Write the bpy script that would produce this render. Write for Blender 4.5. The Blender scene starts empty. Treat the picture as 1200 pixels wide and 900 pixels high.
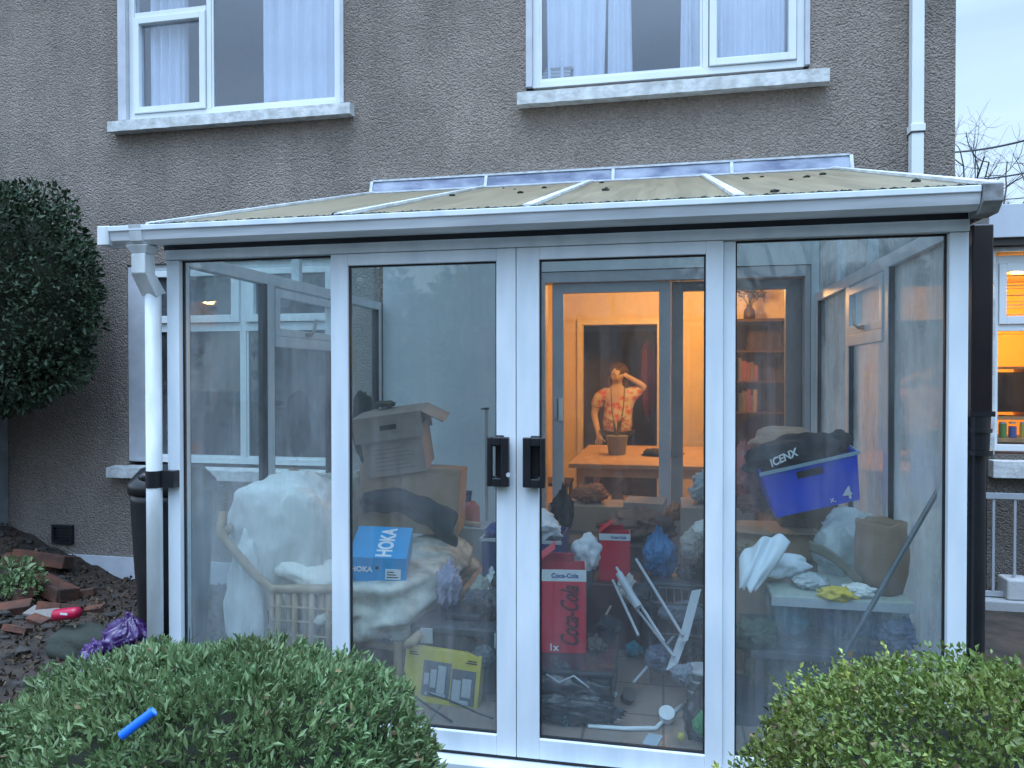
import bpy, bmesh, math, random
import numpy as np
from mathutils import Vector, Matrix, Euler, noise

R = math.radians
scene = bpy.context.scene
COL = scene.collection

# ------------------------------------------------------------------ camera
CZ = 1.5
TH, PT, RO = R(11.6), R(0.69), R(0.05)
cam_d = bpy.data.cameras.new('camera'); cam = bpy.data.objects.new('camera', cam_d); COL.objects.link(cam)
cam.location = (0, 0, CZ); cam.rotation_euler = (R(90) - PT, RO, TH)
cam_d.sensor_width = 36; cam_d.lens = 867 / 1200 * 36
cam_d.clip_start = 0.05; cam_d.clip_end = 500
scene.camera = cam
_f = Vector((-math.sin(TH) * math.cos(PT), math.cos(TH) * math.cos(PT), -math.sin(PT)))
_r = Vector((math.cos(TH), math.sin(TH), 0)); _u = _r.cross(_f)

def at(px, py, Y):
    """a place on the wall plane Y metres in front, read off the survey grid of the photo (1200x900)"""
    d = _f + _r * ((px - 600) / 867) - _u * ((py - 450) / 867)
    p = d * (Y / d.y)
    return Vector((p.x, Y, CZ + p.z))

# ------------------------------------------------------------------ world, sun, exposure
w = bpy.data.worlds.new('World'); scene.world = w; w.use_nodes = True
nt = w.node_tree; nt.nodes.clear()
N = nt.nodes.new; L = nt.links.new
out = N('ShaderNodeOutputWorld'); sky = N('ShaderNodeTexSky'); sky.sky_type = 'NISHITA'; sky.sun_disc = False
sky.sun_elevation = R(70); sky.sun_rotation = R(200); sky.ozone_density = 3.0
bg1 = N('ShaderNodeBackground'); bg1.inputs[1].default_value = 0.05; L(sky.outputs[0], bg1.inputs[0])
geo = N('ShaderNodeTexCoord'); sep = N('ShaderNodeSeparateXYZ'); L(geo.outputs['Generated'], sep.inputs[0])
ramp = N('ShaderNodeValToRGB'); L(sep.outputs[2], ramp.inputs[0])
ramp.color_ramp.elements[0].position = 0.0; ramp.color_ramp.elements[0].color = (.62, .77, .88, 1)
ramp.color_ramp.elements[1].position = 0.75; ramp.color_ramp.elements[1].color = (.46, .68, 1.0, 1)
nz = N('ShaderNodeTexNoise'); nz.inputs['Scale'].default_value = 2.2; nz.inputs['Detail'].default_value = 5
mp = N('ShaderNodeMapping'); mp.inputs['Scale'].default_value = (1, 1, 3.5); L(geo.outputs['Generated'], mp.inputs[0]); L(mp.outputs[0], nz.inputs[0])
mr = N('ShaderNodeMapRange'); mr.inputs[1].default_value = .3; mr.inputs[2].default_value = .7; mr.inputs[3].default_value = .82; mr.inputs[4].default_value = 1.12
L(nz.outputs[0], mr.inputs[0])
mz = N('ShaderNodeMapRange'); mz.inputs[1].default_value = .38; mz.inputs[2].default_value = .95; mz.inputs[3].default_value = .64; mz.inputs[4].default_value = 4.0
L(sep.outputs[2], mz.inputs[0])
mm = N('ShaderNodeMath'); mm.operation = 'MULTIPLY'; L(mr.outputs[0], mm.inputs[0]); L(mz.outputs[0], mm.inputs[1])
bg2 = N('ShaderNodeBackground'); L(ramp.outputs[0], bg2.inputs[0]); L(mm.outputs[0], bg2.inputs[1])
add = N('ShaderNodeAddShader'); L(bg1.outputs[0], add.inputs[0]); L(bg2.outputs[0], add.inputs[1]); L(add.outputs[0], out.inputs[0])
sd = bpy.data.lights.new('sun', 'SUN'); sun = bpy.data.objects.new('sun', sd); COL.objects.link(sun)
sd.energy = 0.8; sd.angle = R(30); sd.color = (.86, .93, 1.0)
sun.rotation_euler = (R(20), 0, R(-20)); sun.location = (0, -5, 10)
vs = scene.view_settings; vs.view_transform = 'Standard'; vs.look = 'None'; vs.gamma = 1; vs.exposure = 0.6
scene.cycles.transparent_max_bounces = 40; scene.cycles.max_bounces = 10; scene.cycles.diffuse_bounces = 4
scene.cycles.use_denoising = True
scene.cycles.sample_clamp_indirect = 6

# ------------------------------------------------------------------ materials
MATS = {}
def mat(name, color, rough=.6, metal=0, var=0, vscale=8, bump=0, bscale=60, bdist=.01, spec=.5, color2=None, detail=6, stretch=None, trans=0, rnd=0, tcol=None):
    """procedural principled material: two colours mixed by noise, bump by a second noise"""
    if name in MATS: return MATS[name]
    m = bpy.data.materials.new(name); m.use_nodes = True; MATS[name] = m
    t = m.node_tree; b = t.nodes['Principled BSDF']; N = t.nodes.new; L = t.links.new
    b.inputs['Roughness'].default_value = rough; b.inputs['Metallic'].default_value = metal
    b.inputs['Specular IOR Level'].default_value = spec
    tc = N('ShaderNodeTexCoord'); mp = N('ShaderNodeMapping'); L(tc.outputs['Object'], mp.inputs[0])
    if stretch: mp.inputs['Scale'].default_value = stretch
    c2 = color2 or tuple(x * (1 - max(var, .06)) for x in color)
    n = N('ShaderNodeTexNoise'); n.inputs['Scale'].default_value = vscale; n.inputs['Detail'].default_value = detail; L(mp.outputs[0], n.inputs[0])
    r = N('ShaderNodeMapRange'); r.inputs[1].default_value = .35; r.inputs[2].default_value = .65; L(n.outputs[0], r.inputs[0])
    mx = N('ShaderNodeMix'); mx.data_type = 'RGBA'; L(r.outputs[0], mx.inputs[0])
    mx.inputs[6].default_value = (*color, 1); mx.inputs[7].default_value = (*c2, 1)
    last = mx.outputs[2]
    if rnd:
        a = N('ShaderNodeAttribute'); a.attribute_name = 'rnd'
        hs = N('ShaderNodeHueSaturation'); L(last, hs.inputs['Color'])
        v = N('ShaderNodeMapRange'); v.inputs[3].default_value = 1 - rnd; v.inputs[4].default_value = 1 + rnd; L(a.outputs['Fac'], v.inputs[0]); L(v.outputs[0], hs.inputs['Value'])
        h = N('ShaderNodeMapRange'); h.inputs[3].default_value = .48; h.inputs[4].default_value = .52; L(a.outputs['Fac'], h.inputs[0]); L(h.outputs[0], hs.inputs['Hue'])
        last = hs.outputs[0]
    L(last, b.inputs['Base Color'])
    if bump:
        n2 = N('ShaderNodeTexNoise'); n2.inputs['Scale'].default_value = bscale; n2.inputs['Detail'].default_value = 5; L(mp.outputs[0], n2.inputs[0])
        bp = N('ShaderNodeBump'); bp.inputs['Strength'].default_value = bump; bp.inputs['Distance'].default_value = bdist
        L(n2.outputs[0], bp.inputs['Height']); L(bp.outputs[0], b.inputs['Normal'])
    if trans:
        tr = N('ShaderNodeBsdfTranslucent'); (L(last, tr.inputs[0]) if tcol is None else setattr(tr.inputs[0], 'default_value', (*tcol, 1))); ms = N('ShaderNodeMixShader'); ms.inputs[0].default_value = trans
        L(b.outputs[0], ms.inputs[1]); L(tr.outputs[0], ms.inputs[2]); L(ms.outputs[0], t.nodes['Material Output'].inputs[0])
    return m

def emis(name, color, strength):
    m = bpy.data.materials.new(name); m.use_nodes = True; b = m.node_tree.nodes['Principled BSDF']
    b.inputs['Base Color'].default_value = (*color, 1)
    b.inputs['Emission Color'].default_value = (*color, 1); b.inputs['Emission Strength'].default_value = strength; return m

def glass(name, tint=(.9, .95, .95), refl=.06, dirt=.1, low=0.0, lowz=(0.3, 1.1), seed=0, streak=1, dcol=(.75, .8, .85)):
    """thin pane: see-through, sky reflection, and a film of dust and condensation"""
    m = bpy.data.materials.new(name); m.use_nodes = True; t = m.node_tree; t.nodes.clear(); N = t.nodes.new; L = t.links.new
    o = N('ShaderNodeOutputMaterial'); tr = N('ShaderNodeBsdfTransparent'); tr.inputs[0].default_value = (*tint, 1)
    gl = N('ShaderNodeBsdfGlossy'); gl.inputs['Roughness'].default_value = .02
    lw = N('ShaderNodeLayerWeight'); lw.inputs[0].default_value = .5
    p = N('ShaderNodeMath'); p.operation = 'POWER'; L(lw.outputs['Facing'], p.inputs[0]); p.inputs[1].default_value = 4
    q = N('ShaderNodeMath'); q.operation = 'MULTIPLY_ADD'; L(p.outputs[0], q.inputs[0]); q.inputs[1].default_value = .8; q.inputs[2].default_value = refl
    m1 = N('ShaderNodeMixShader'); L(q.outputs[0], m1.inputs[0]); L(tr.outputs[0], m1.inputs[1]); L(gl.outputs[0], m1.inputs[2])
    df = N('ShaderNodeBsdfDiffuse'); df.inputs[0].default_value = (*dcol, 1); tl = N('ShaderNodeBsdfTranslucent'); tl.inputs[0].default_value = (*dcol, 1)
    m2 = N('ShaderNodeMixShader'); m2.inputs[0].default_value = .5; L(df.outputs[0], m2.inputs[1]); L(tl.outputs[0], m2.inputs[2])
    tc = N('ShaderNodeNewGeometry'); mp = N('ShaderNodeMapping'); mp.inputs['Location'].default_value = (seed * 3.1, seed * 1.7, 0); mp.inputs['Scale'].default_value = (2.4, 2.4, .8); L(tc.outputs['Position'], mp.inputs[0])
    n = N('ShaderNodeTexNoise'); n.inputs['Scale'].default_value = 2.0; n.inputs['Detail'].default_value = 7; n.inputs['Roughness'].default_value = .62; L(mp.outputs[0], n.inputs[0])
    r = N('ShaderNodeMapRange'); r.inputs[1].default_value = .38; r.inputs[2].default_value = .72; r.inputs[3].default_value = dirt * .35; r.inputs[4].default_value = dirt * 1.6; L(n.outputs[0], r.inputs[0])
    # runs and drips: fine vertical streaks
    mp2 = N('ShaderNodeMapping'); mp2.inputs['Scale'].default_value = (26, 26, 1.3); L(tc.outputs['Position'], mp2.inputs[0])
    n2 = N('ShaderNodeTexNoise'); n2.inputs['Scale'].default_value = 1.5; n2.inputs['Detail'].default_value = 4; L(mp2.outputs[0], n2.inputs[0])
    r2 = N('ShaderNodeMapRange'); r2.inputs[1].default_value = .3; r2.inputs[2].default_value = .75; r2.inputs[3].default_value = 1 - .3 * streak; r2.inputs[4].default_value = 1 + .35 * streak; L(n2.outputs[0], r2.inputs[0])
    sp = N('ShaderNodeSeparateXYZ'); L(tc.outputs['Position'], sp.inputs[0])
    z = N('ShaderNodeMapRange'); z.inputs[1].default_value = lowz[0]; z.inputs[2].default_value = lowz[1]; z.inputs[3].default_value = low; z.inputs[4].default_value = 0; L(sp.outputs[2], z.inputs[0])
    z2 = N('ShaderNodeMath'); z2.operation = 'MULTIPLY'; L(z.outputs[0], z2.inputs[0]); L(n.outputs[0], z2.inputs[1])
    s = N('ShaderNodeMath'); s.operation = 'ADD'; L(r.outputs[0], s.inputs[0]); L(z2.outputs[0], s.inputs[1])
    s2 = N('ShaderNodeMath'); s2.operation = 'MULTIPLY'; s2.use_clamp = True; L(s.outputs[0], s2.inputs[0]); L(r2.outputs[0], s2.inputs[1])
    m3 = N('ShaderNodeMixShader'); L(s2.outputs[0], m3.inputs[0]); L(m1.outputs[0], m3.inputs[1]); L(m2.outputs[0], m3.inputs[2])
    L(m3.outputs[0], o.inputs[0]); return m

def roughcast(name, c1, c2):
    m = bpy.data.materials.new(name); m.use_nodes = True; t = m.node_tree; b = t.nodes['Principled BSDF']; N = t.nodes.new; L = t.links.new
    b.inputs['Roughness'].default_value = .95; b.inputs['Specular IOR Level'].default_value = .2
    g = N('ShaderNodeNewGeometry')
    n = N('ShaderNodeTexNoise'); n.inputs['Scale'].default_value = 1.1; n.inputs['Detail'].default_value = 8; n.inputs['Roughness'].default_value = .65; L(g.outputs[0], n.inputs[0])
    r = N('ShaderNodeMapRange'); r.inputs[1].default_value = .35; r.inputs[2].default_value = .65; L(n.outputs[0], r.inputs[0])
    mx = N('ShaderNodeMix'); mx.data_type = 'RGBA'; L(r.outputs[0], mx.inputs[0]); mx.inputs[6].default_value = (*c1, 1); mx.inputs[7].default_value = (*c2, 1)
    v = N('ShaderNodeTexVoronoi'); v.inputs['Scale'].default_value = 75; v.inputs['Randomness'].default_value = 1; L(g.outputs[0], v.inputs[0])
    n2 = N('ShaderNodeTexNoise'); n2.inputs['Scale'].default_value = 42; n2.inputs['Detail'].default_value = 8; n2.inputs['Roughness'].default_value = .8; L(g.outputs[0], n2.inputs[0])
    r2 = N('ShaderNodeMapRange'); r2.inputs[1].default_value = .3; r2.inputs[2].default_value = .7; r2.inputs[3].default_value = .62; r2.inputs[4].default_value = 1.35; L(n2.outputs[0], r2.inputs[0])
    m2 = N('ShaderNodeVectorMath'); m2.operation = 'SCALE'; L(mx.outputs[2], m2.inputs[0]); L(r2.outputs[0], m2.inputs['Scale'])
    # rain streaks
    mp = N('ShaderNodeMapping'); mp.inputs['Scale'].default_value = (5, 5, .35); L(g.outputs[0], mp.inputs[0])
    n3 = N('ShaderNodeTexNoise'); n3.inputs['Scale'].default_value = 1.0; n3.inputs['Detail'].default_value = 5; L(mp.outputs[0], n3.inputs[0])
    r3 = N('ShaderNodeMapRange'); r3.inputs[1].default_value = .3; r3.inputs[2].default_value = .7; r3.inputs[3].default_value = .88; r3.inputs[4].default_value = 1.10; L(n3.outputs[0], r3.inputs[0])
    m4 = N('ShaderNodeVectorMath'); m4.operation = 'SCALE'; L(m2.outputs[0], m4.inputs[0]); L(r3.outputs[0], m4.inputs['Scale'])
    L(m4.outputs[0], b.inputs['Base Color'])
    ad = N('ShaderNodeMath'); ad.operation = 'MULTIPLY_ADD'; L(v.outputs['Distance'], ad.inputs[0]); ad.inputs[1].default_value = -.9; L(n2.outputs[0], ad.inputs[2])
    bp = N('ShaderNodeBump'); bp.inputs['Strength'].default_value = .9; bp.inputs['Distance'].default_value = .022; L(ad.outputs[0], bp.inputs['Height']); L(bp.outputs[0], b.inputs['Normal'])
    return m

M_wall = roughcast('roughcast', (.375, .315, .272), (.262, .225, .195))
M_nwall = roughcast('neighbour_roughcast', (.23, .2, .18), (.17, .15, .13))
M_frame = mat('white_aluminium', (.77, .82, .85), .38, vscale=9, color2=(.63, .70, .75), stretch=(1, 1, .22), bump=.06, bscale=30)
M_dirty = mat('weathered_white_plastic', (.72, .75, .76), .45, color2=(.47, .50, .49), vscale=9, bump=.1, bscale=40, stretch=(1, 1, .25))
M_upvc = mat('white_upvc', (.76, .80, .80), .3, color2=(.70, .74, .75), vscale=3)
M_sill = mat('flaking_white_paint', (.68, .70, .70), .7, color2=(.45, .46, .45), vscale=14, bump=.5, bscale=35)
M_rev = mat('painted_reveal', (.56, .58, .62), .7, color2=(.46, .48, .52), vscale=6, bump=.15)
M_seal = mat('black_rubber', (.012, .012, .014), .5)
M_grey = mat('grey_aluminium', (.50, .52, .55), .4, color2=(.43, .45, .48), vscale=4)
M_lead = mat('lead_flashing', (.09, .115, .19), .6, color2=(.30, .34, .42), vscale=5, bump=.2, stretch=(1, 1, 2))
M_mortar = mat('pale_sealant', (.62, .66, .70), .8, color2=(.45, .48, .5), vscale=20, bump=.3)
M_poly = mat('polycarbonate_roof', (.42, .33, .20), .5, color2=(.26, .205, .12), vscale=2.2, stretch=(12, .5, 1), trans=.52, tcol=(.92, .95, .95))
M_moss = mat('black_moss', (.02, .022, .015), .95, bump=.6)
M_black = mat('black_plastic', (.012, .013, .016), .3, color2=(.02, .02, .022))
M_brownblack = mat('dark_brown_paint', (.016, .012, .014), .25, color2=(.022, .016, .016))
M_plaster = mat('pale_plaster', (.70, .76, .78), .8, color2=(.62, .69, .72), vscale=2, bump=.08)
M_orange = mat('warm_wall_paint', (.78, .60, .36), .75, color2=(.74, .55, .32), vscale=2)
M_ceil = mat('ceiling_paint', (.75, .72, .66), .9)
M_violet = mat('sky_tinted_wall', (.34, .42, .80), .9, color2=(.32, .40, .77))  # blue of the sky mirrored in the upstairs panes, put into the wall colour
M_curtain = mat('white_net_curtain', (.93, .94, .94), .9, trans=.08, var=.03)
M_tile = None
M_soil = mat('garden_soil', (.055, .040, .030), 1, color2=(.025, .019, .015), vscale=7, bump=1, bscale=30)
M_leaf1 = mat('hebe_leaf', (.13, .205, .085), .5, color2=(.18, .25, .10), vscale=3, rnd=.45, trans=.15)
M_leaf2 = mat('box_leaf', (.18, .225, .05), .45, color2=(.115, .165, .04), vscale=4, rnd=.5, trans=.15)
M_leaf3 = mat('dark_evergreen_leaf', (.022, .045, .018), .6, color2=(.04, .065, .028), vscale=3, rnd=.5)
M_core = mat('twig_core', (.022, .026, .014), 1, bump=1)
M_bark = mat('bark', (.055, .045, .036), .9, bump=.6)
M_card = mat('cardboard', (.44, .30, .20), .85, color2=(.38, .26, .17), vscale=6)
M_card2 = mat('greyish_cardboard', (.34, .27, .22), .85, color2=(.29, .23, .19), vscale=6)
M_cardd = mat('cardboard_edge', (.20, .13, .085), .9)
M_cane = mat('cane', (.44, .33, .22), .5, color2=(.36, .26, .16), vscale=20)
M_text_w = mat('white_ink', (.85, .87, .9), .5)
M_text_d = mat('dark_ink', (.03, .02, .03), .5)

# ------------------------------------------------------------------ mesh helpers
class MB:
    def __init__(s): s.v = []; s.f = []
    def add(s, vs, fs):
        k = len(s.v); s.v += [tuple(v) for v in vs]; s.f += [tuple(i + k for i in f) for f in fs]; return s
    def box(s, x0, x1, y0, y1, z0, z1, M=None):
        vs = [Vector((x, y, z)) for x in (x0, x1) for y in (y0, y1) for z in (z0, z1)]
        if M: vs = [M @ v for v in vs]
        return s.add(vs, [(0, 1, 3, 2), (4, 6, 7, 5), (0, 4, 5, 1), (2, 3, 7, 6), (0, 2, 6, 4), (1, 5, 7, 3)])
    def cyl(s, p0, p1, r0, r1=None, n=14, cap=True):
        r1 = r0 if r1 is None else r1
        p0, p1 = Vector(p0), Vector(p1); d = (p1 - p0).normalized()
        a = d.orthogonal().normalized(); b = d.cross(a)
        vs = [p0 + (a * math.cos(t) + b * math.sin(t)) * r0 for t in [2 * math.pi * i / n for i in range(n)]]
        vs += [p1 + (a * math.cos(t) + b * math.sin(t)) * r1 for t in [2 * math.pi * i / n for i in range(n)]]
        fs = [(i, (i + 1) % n, n + (i + 1) % n, n + i) for i in range(n)]
        if cap: fs += [tuple(range(n - 1, -1, -1)), tuple(range(n, 2 * n))]
        return s.add(vs, fs)
    def tube(s, pts, r, n=8):
        pts = [Vector(p) for p in pts]; rr = r if isinstance(r, (list, tuple)) else [r] * len(pts)
        d = (pts[1] - pts[0]).normalized(); a = d.orthogonal().normalized(); vs = []
        for i, p in enumerate(pts):
            d = (pts[min(i + 1, len(pts) - 1)] - pts[max(i - 1, 0)]).normalized()
            a = (a - d * a.dot(d)).normalized(); b = d.cross(a)
            vs += [p + (a * math.cos(t) + b * math.sin(t)) * rr[i] for t in [2 * math.pi * k / n for k in range(n)]]
        fs = [(i * n + k, i * n + (k + 1) % n, (i + 1) * n + (k + 1) % n, (i + 1) * n + k) for i in range(len(pts) - 1) for k in range(n)]
        fs += [tuple(range(n - 1, -1, -1)), tuple(range((len(pts) - 1) * n, len(pts) * n))]
        return s.add(vs, fs)
    def prism(s, poly, y0, y1):
        """polygon in XZ extruded along Y"""
        n = len(poly); vs = [(x, y0, z) for x, z in poly] + [(x, y1, z) for x, z in poly]
        return s.add(vs, [tuple(range(n)), tuple(range(2 * n - 1, n - 1, -1))] + [(i, n + i, n + (i + 1) % n, (i + 1) % n) for i in range(n)])
    def prismx(s, poly, x0, x1):
        n = len(poly); vs = [(x0, y, z) for y, z in poly] + [(x1, y, z) for y, z in poly]
        return s.add(vs, [tuple(range(n - 1, -1, -1)), tuple(range(n, 2 * n))] + [(i, (i + 1) % n, n + (i + 1) % n, n + i) for i in range(n)])
    def sheet(s, fn, nu, nv, th=.004):
        """a cloth given by fn(u,v)->point, with real thickness"""
        P = [[Vector(fn(i / nu, j / nv)) for j in range(nv + 1)] for i in range(nu + 1)]
        vs = []
        for sgn in (1, -1):
            for i in range(nu + 1):
                for j in range(nv + 1):
                    du = P[min(i + 1, nu)][j] - P[max(i - 1, 0)][j]; dv = P[i][min(j + 1, nv)] - P[i][max(j - 1, 0)]
                    nn = du.cross(dv); nn = nn.normalized() if nn.length > 1e-9 else Vector((0, 0, 1))
                    vs.append(P[i][j] + nn * th * .5 * sgn)
        W = nv + 1; K = (nu + 1) * W; fs = []
        for i in range(nu):
            for j in range(nv):
                a, b, c, d = i * W + j, (i + 1) * W + j, (i + 1) * W + j + 1, i * W + j + 1
                fs += [(a, b, c, d), (K + d, K + c, K + b, K + a)]
        rim = [i * W for i in range(nu + 1)] + [nu * W + j for j in range(1, W)] + [i * W + nv for i in range(nu - 1, -1, -1)] + [j for j in range(nv - 1, 0, -1)]
        for i in range(len(rim)):
            a, b = rim[i], rim[(i + 1) % len(rim)]; fs.append((b, a, K + a, K + b))
        return s.add(vs, fs)
    def lump(s, c, r, seed=0, amp=.12, freq=2.2, fold=.0, sub=4, flat=None, rot=0, box=0, neck=0):
        """crumpled soft body: an ellipsoid pushed about by noise and folds"""
        bm = bmesh.new(); bmesh.ops.create_icosphere(bm, subdivisions=sub, radius=1)
        off = Vector((seed * 7.3, seed * 3.1, seed * 5.7)); Mr = Matrix.Rotation(rot, 3, 'Z'); vs = []
        for v in bm.verts:
            d = v.co.normalized(); q = Vector(d)
            if box: 
                m_ = max(abs(d.x), abs(d.y), abs(d.z)); q = d.lerp(d / m_ * .85, box)
            k = 1 + amp * noise.noise(d * freq + off) * 1.6
            if fold:
                wv = noise.noise(d * 1.4 + off)
                for q_, (ax, fr, am) in enumerate((((.8, .3, -.5), 7, .30), ((-.2, .9, .4), 9, .20), ((.5, -.6, .6), 14, .08))):
                    u_ = math.sin((d.x * ax[0] + d.y * ax[1] + d.z * ax[2]) * fr + wv * 7 + seed * 1.7 + q_); k += fold * am * ((1 - abs(u_)) ** 2 * 1.6 - .35) * (.6 + .8 * abs(noise.noise(d * 1.8 - off)))
                k += fold * .5 * noise.noise(Vector((d.x * 3, d.y * 3, d.z * 1.6)) + off)
            p = Vector((q.x * r[0], q.y * r[1], q.z * r[2])) * k
            if neck and d.z > .25:
                g_ = min(1, (d.z - .25) / .6); g_ = g_ * g_ * (3 - 2 * g_); ph_ = math.atan2(d.y, d.x); pl = 1 + .16 * g_ * math.sin(ph_ * 9 + seed)
                p.x *= (1 - .72 * neck * g_) * pl; p.y *= (1 - .72 * neck * g_) * pl; p.z += r[2] * .22 * neck * g_
            if flat is not None: p.z = max(p.z, -flat)
            vs.append(Vector(c) + Mr @ p)
        fs = [tuple(v.index for v in f.verts) for f in bm.faces]; bm.free(); return s.add(vs, fs)
    def xf(s, M, k=0):
        s.v = s.v[:k] + [tuple(M @ Vector(v)) for v in s.v[k:]]; return s
    def build(s, name, m, parent=None, bevel=0, smooth=False, origin=None, sub=0):
        me = bpy.data.meshes.new(name)
        o = Vector((0, 0, 0))
        if origin is not None: o = Vector(origin)
        elif parent is not None:
            r = parent
            while r.parent: r = r.parent
            o = Vector(r.get('_o', (0, 0, 0)))
        me.from_pydata([tuple(Vector(v) - o) for v in s.v], [], s.f); me.update()
        bm = bmesh.new(); bm.from_mesh(me); bmesh.ops.recalc_face_normals(bm, faces=bm.faces)
        if bevel: bmesh.ops.bevel(bm, geom=bm.edges[:], offset=bevel, segments=2, affect='EDGES', profile=.5)
        bm.to_mesh(me); bm.free()
        if smooth: me.polygons.foreach_set('use_smooth', [True] * len(me.polygons))
        me.materials.append(m)
        ob = bpy.data.objects.new(name, me); COL.objects.link(ob)
        if parent is not None: ob.parent = parent
        if origin is not None: ob.location = o
        if sub:
            md = ob.modifiers.new('sub', 'SUBSURF'); md.levels = sub; md.render_levels = sub
        return ob

def thing(name, loc, label, cat, group=None):
    o = bpy.data.objects.new(name, None); COL.objects.link(o); o.empty_display_size = .1
    o.location = loc; o['_o'] = tuple(loc); o['label'] = label; o['category'] = cat
    if group: o['group'] = group
    return o
def tag(o, label, cat, group=None):
    o['label'] = label; o['category'] = cat
    if group: o['group'] = group
    return o
def struct(o, kind='structure'): o['kind'] = kind; return o
def strip(root):  # the helper note about where the thing's base is
    pass

def text(s, size, m, parent, M, name='lettering', ext=.0012, shear=0, bold=0, sx=1):
    cu = bpy.data.curves.new(name, 'FONT'); cu.body = s; cu.size = size; cu.extrude = ext; cu.align_x = 'CENTER'; cu.align_y = 'CENTER'; cu.shear = shear; cu.offset = bold
    tmp = bpy.data.objects.new('tmp', cu); COL.objects.link(tmp)
    bpy.context.view_layer.update()
    me = bpy.data.meshes.new_from_object(tmp.evaluated_get(bpy.context.evaluated_depsgraph_get()))
    bpy.data.objects.remove(tmp)
    o = Vector(parent.get('_o', (0, 0, 0)) if not parent.parent else parent.parent.get('_o', (0, 0, 0)))
    me.transform(Matrix.Translation(-o) @ M @ Matrix.Diagonal((sx, 1, 1, 1)))
    me.materials.clear(); me.materials.append(m)
    ob = bpy.data.objects.new(name, me); COL.objects.link(ob); ob.parent = parent; return ob

def wall_open(mb, x0, x1, z0, z1, y, t, ops):
    """wall slab in XZ at y..y+t with rectangular openings (reveals built in)"""
    xs = sorted({x0, x1, *[o[0] for o in ops], *[o[1] for o in ops]}); zs = sorted({z0, z1, *[o[2] for o in ops], *[o[3] for o in ops]})
    for i in range(len(xs) - 1):
        for j in range(len(zs) - 1):
            a, b, c, d = xs[i], xs[i + 1], zs[j], zs[j + 1]; cx, cz = (a + b) / 2, (c + d) / 2
            if any(o[0] < cx < o[1] and o[2] < cz < o[3] for o in ops): continue
            mb.add([(a, y, c), (b, y, c), (b, y, d), (a, y, d)], [(0, 1, 2, 3)])
            mb.add([(a, y + t, c), (b, y + t, c), (b, y + t, d), (a, y + t, d)], [(3, 2, 1, 0)])
    for a, b, c, d in [(x0, x1, z0, z1)] + list(ops):
        for p, q in (((a, c), (b, c)), ((b, c), (b, d)), ((b, d), (a, d)), ((a, d), (a, c))):
            mb.add([(p[0], y, p[1]), (q[0], y, q[1]), (q[0], y + t, q[1]), (p[0], y + t, p[1])], [(0, 1, 2, 3)])
    return mb

def frame_rect(mb, x0, x1, z0, z1, y0, y1, l, r, b, t):
    """rectangular frame: stiles l, r and rails b, t (butt-jointed)"""
    mb.box(x0, x0 + l, y0, y1, z0, z1); mb.box(x1 - r, x1, y0, y1, z0, z1)
    if b: mb.box(x0 + l, x1 - r, y0, y1, z0, z0 + b)
    if t: mb.box(x0 + l, x1 - r, y0, y1, z1 - t, z1)
    return mb

def leaves(name, P, Nn, size, m, parent, aspect=.4, rng=None, seed=1, spread=.7, curl=.25):
    """many small folded leaves, one face fan each, at points P along directions Nn"""
    rng = np.random.default_rng(seed); n = len(P)
    d = Nn + rng.normal(0, spread, (n, 3)); d /= np.linalg.norm(d, axis=1)[:, None]
    a = rng.normal(0, 1, (n, 3)); a -= d * (a * d).sum(1)[:, None]; a /= np.linalg.norm(a, axis=1)[:, None]
    u = np.cross(d, a); s = size * rng.uniform(.5, 1.45, n)[:, None]; wd = s * aspect * .5
    b0 = P; tip = P + d * s + u * s * curl * -.4; mid = P + d * s * .5 + u * s * .08
    V = np.concatenate([b0, mid + a * wd + u * wd * .5, tip, mid - a * wd + u * wd * .5], 1).reshape(-1, 3)
    o = np.array(parent.get('_o', (0, 0, 0))) if parent is not None else np.zeros(3)
    V = V - o
    me = bpy.data.meshes.new(name); me.vertices.add(4 * n); me.vertices.foreach_set('co', V.ravel().astype('f'))
    I = np.arange(n) * 4; F = np.stack([I, I + 1, I + 2, I, I + 2, I + 3], 1).ravel()
    me.loops.add(6 * n); me.loops.foreach_set('vertex_index', F.astype('i'))
    me.polygons.add(2 * n); me.polygons.foreach_set('loop_start', (np.arange(2 * n) * 3).astype('i'))
    me.update(calc_edges=True); me.validate()
    at_ = me.attributes.new('rnd', 'FLOAT', 'FACE')
    # tone: per leaf, plus clumps
    cl = np.array([noise.noise(Vector(p) * 5.0) for p in P]) * .9 + .5
    rv = np.clip(rng.uniform(0, 1, n) * .55 + cl * .45, 0, 1)
    if len(me.polygons) == 2 * n: at_.data.foreach_set('value', np.repeat(rv, 2).astype('f'))
    me.materials.append(m); ob = bpy.data.objects.new(name, me); COL.objects.link(ob)
    if parent is not None: ob.parent = parent
    return ob

# ------------------------------------------------------------------ the ground
mb = MB(); n = 60
xs = [-60 + 2 * i for i in range(61)]
mb.add([(x, y, -.20) for y in (-60, 60) for x in (-60, 60)], [(0, 1, 3, 2)])
g = mb.build('ground', M_soil); struct(g)
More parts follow.
